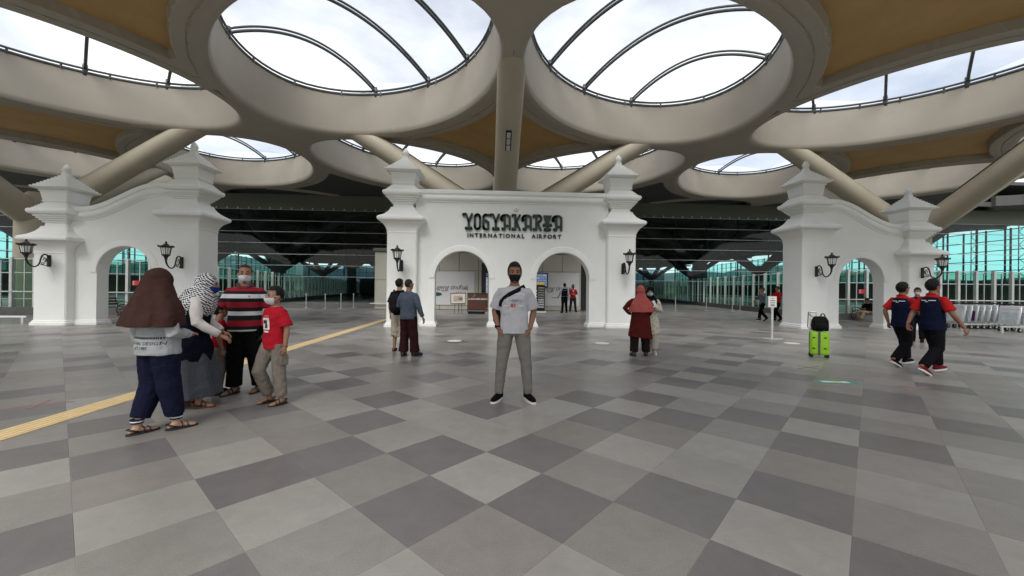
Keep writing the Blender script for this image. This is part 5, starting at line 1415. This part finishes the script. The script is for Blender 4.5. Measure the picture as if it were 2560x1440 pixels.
# ---- two porters walking past in navy vests
f_vest = fabric('navy_vest_cloth', (.008, .011, .030)); f_rs = fabric('red_polo_cloth', (.42, .018, .018), .05)
def porter(label, loc, deg, H, pose, shoe_m, hairr=(.089, .108, .116)):
    q = dict(WALK); q.update(pose)
    p = Body(label, loc, deg, H, q, (-8, 0, 1.05), .010, sk_dark, girth=.99).body(face=True, curl=40)
    p.trousers(f_char, 1.93, (.108, .100, .086, .080), disp=.016)
    p.shirt(f_rs, 1.0, .80, cuff=.082, bulk=.004, disp=.012, name='polo_shirt', neck=4.62)
    M = MB(); p.torso(M, [(-.02, .205, .160), (.5, .20, .155), (1, .198, .152), (2, .186, .140), (3, .190, .138), (3.5, .178, .124), (3.85, .150, .106), (4.12, .105, .086)])
    v = p.add('vest', M, f_vest, .012)
    M = MB(); M.tube([(-.07, .03, 1.45), (0, .075, 1.465), (.07, .03, 1.45), (.06, -.06, 1.43)], .03, 8, flat=.4); p.add('collar', M, f_rs, 0, vox=.009)
    p.hair(low=-.075, top=.05, r=hairr); p.shoe(shoe_m, m_sole)
    for w, x, z in ((.10, -.07, 1.335), (.10, .06, 1.335), (.05, .0, 1.312)): p.decal(v, grid_mesh(w, .012, 6, 1), m_wp, x, z, True)
    return p
porter('porter walking in navy vest over red polo with dark sneakers', (8.0, 7.34, 0), 97, 1.60, dict(elR=(-.25, -.08, 1.12), wrR=(-.20, -.30, 1.0), elL=(.25, .1, 1.12), wrL=(.22, .05, .88)), f_char)
porter('porter walking in navy vest over red polo with red sneakers', (7.78, 6.62, 0), 94, 1.64, dict(elR=(-.29, -.02, 1.10), wrR=(-.36, -.16, .86), haR=(-.2, -.4, -1), elL=(.26, .08, 1.10)), fabric('dark_red_knit', (.16, .014, .022)))
p = Body('person in dark navy clothes with pale collar behind the walking porters', (12.4, 10.95, 0), -60, 1.56, {}, (0, 0, 1), .014, sk_dark).body(curl=20)
p.trousers(f_char, 1.95); p.shirt(f_vest, .1, 1.9); p.hair(m_hair); p.shoe(f_black, m_bsole); p.mask(mat('pale_blue_mask', (0, 0, 0)))
M = MB(); M.tube([(-.09, .03, 1.44), (0, .08, 1.455), (.09, .03, 1.44), (.05, -.09, 1.38)], .028, 8, flat=.4); p.add('scarf', M, m_wp, 0, vox=.01)

# ---- distant figures
p = Body('walking person in grey shirt and black trousers beside the pole sign', (13.0, 18.4, 0), -86, 1.60, dict(WALK, elL=(.24, -.12, 1.22), wrL=(.10, -.20, 1.45), haL=(-.2, -.1, 1), elR=(-.24, -.05, 1.12), wrR=(-.2, -.25, 1.05)), (0, 0, 1), .014, sk_med).body(curl=20)
p.trousers(f_black, 1.9); p.shirt(fabric('heather_grey_shirt', (.13, .13, .16)), .2, 1.3, cuff=.07); p.hair(low=-.12, r=(.092, .115, .116)); p.shoe(f_black, m_sole)
p = Body('walking person in red hooded top and black trousers by the tall gate pillar', (13.85, 18.55, 0), -80, 1.66, dict(WALK, elL=(.24, -.14, 1.12), wrL=(.2, -.34, 1.12), haL=(0, -1, 0)), (0, 0, 1), .014, sk_med).body(curl=20)
p.trousers(f_black, 1.9); p.shirt(f_rs, .3, 1.9, cuff=.075, name='hooded_top'); p.hair(low=-.06); p.shoe(f_black, m_bsole)
p = Body('guard in black vest over pale sleeves seen from behind holding a baton', (4.62, 24.2, 0), 186, 1.78, dict(elL=(.27, .02, 1.12), wrL=(.33, -.12, .92), haL=(.4, -.6, -.6), anL=(.14, .03, .085), anR=(-.12, .03, .085), wrR=(-.27, 0, .86)), (0, 0, 1), .015, sk_dark).body(face=False, curl=50)
p.trousers(f_black, 1.93); p.shirt(fabric('pale_grey_shirt', (.34, .34, .38)), .9, 1.9, cuff=.07)
M = MB(); p.torso(M, [(.7, .19, .145), (2, .18, .135), (3, .196, .14), (3.6, .185, .122), (4.1, .12, .09)]); v = p.add('vest', M, f_black, .008); p.hair(low=-.08); p.shoe(f_black, m_bsole)
p.decal(v, grid_mesh(.16, .014, 6, 1), MATS['grey_print'], 0, 1.30, True); M = MB(); p.torso(M, [(1.05, .192, .148), (1.2, .192, .148)]); p.add('belt', M, m_wp, 0)
b_ = thing('baton', 'thin dark baton held by the guard in the black vest', 'baton', (4.25, 24.3, .90), R(0)); M = MB(); M.tube([(.06, .02, .0), (-.42, .0, .01)], .016, 8); M.build('rod', m_black, b_)
p = Body('guard in red jacket with arms folded facing out of the portal', (5.35, 25.2, 0), 0, 1.72, dict(elL=(.25, -.02, 1.13), wrL=(.02, -.17, 1.13), haL=(-1, 0, 0), pnL=(0, 1, 0), elR=(-.25, -.02, 1.13), wrR=(-.02, -.19, 1.06), haR=(1, 0, 0), pnR=(0, 1, 0), anL=(.19, .03, .085), anR=(-.17, .03, .085), knL=(.14, 0, .48), knR=(-.13, 0, .48)), (0, 0, 1), .015, sk_dark).body(curl=20)
p.trousers(fabric('dark_grey_serge', (.022, .02, .02)), 1.93); sh = p.shirt(fabric('red_jacket_cloth', (.30, .015, .022)), .25, 1.9, cuff=.07, name='jacket'); p.hair(); p.mask(MATS['black_mask_cloth']); p.shoe(f_black, m_bsole)
p.decal(sh, grid_mesh(.2, .012, 8, 1), m_wp, 0, 1.36); p.decal(sh, grid_mesh(.05, .05, 3, 3), m_wp, 0, 1.27)
p = Body('man in dark shirt and beige trousers sitting on the bench inside the arch', (18.68, 18.72, -.45), -90, 1.66, dict(
    wai=(0, .03, 1.06), che=(0, .02, 1.24), sho=(0, -.04, 1.36), nec=(0, -.08, 1.42), hed=(0, -.13, 1.51), shL=(.18, -.03, 1.33), shR=(-.18, -.03, 1.33), elL=(.24, -.12, 1.08), wrL=(.10, -.34, 1.08), haL=(-.3, -1, .1), elR=(-.24, -.12, 1.08), wrR=(-.10, -.34, 1.08), haR=(.3, -1, .1), pnL=(0, 0, 1), pnR=(0, 0, 1),
    knL=(.16, -.44, .93), anL=(.20, -.62, .56), toL=(.1, -1, 0), knR=(-.15, -.44, .93), anR=(-.15, -.36, .56), toR=(-.1, -1, 0)), (0, 20, 1), .014, sk_dark).body(curl=30)
p.trousers(fabric('beige_trousers', (.34, .28, .20), .08), 1.9); p.shirt(f_black, .8, 1.9, cuff=.07); p.hair(m_hair)
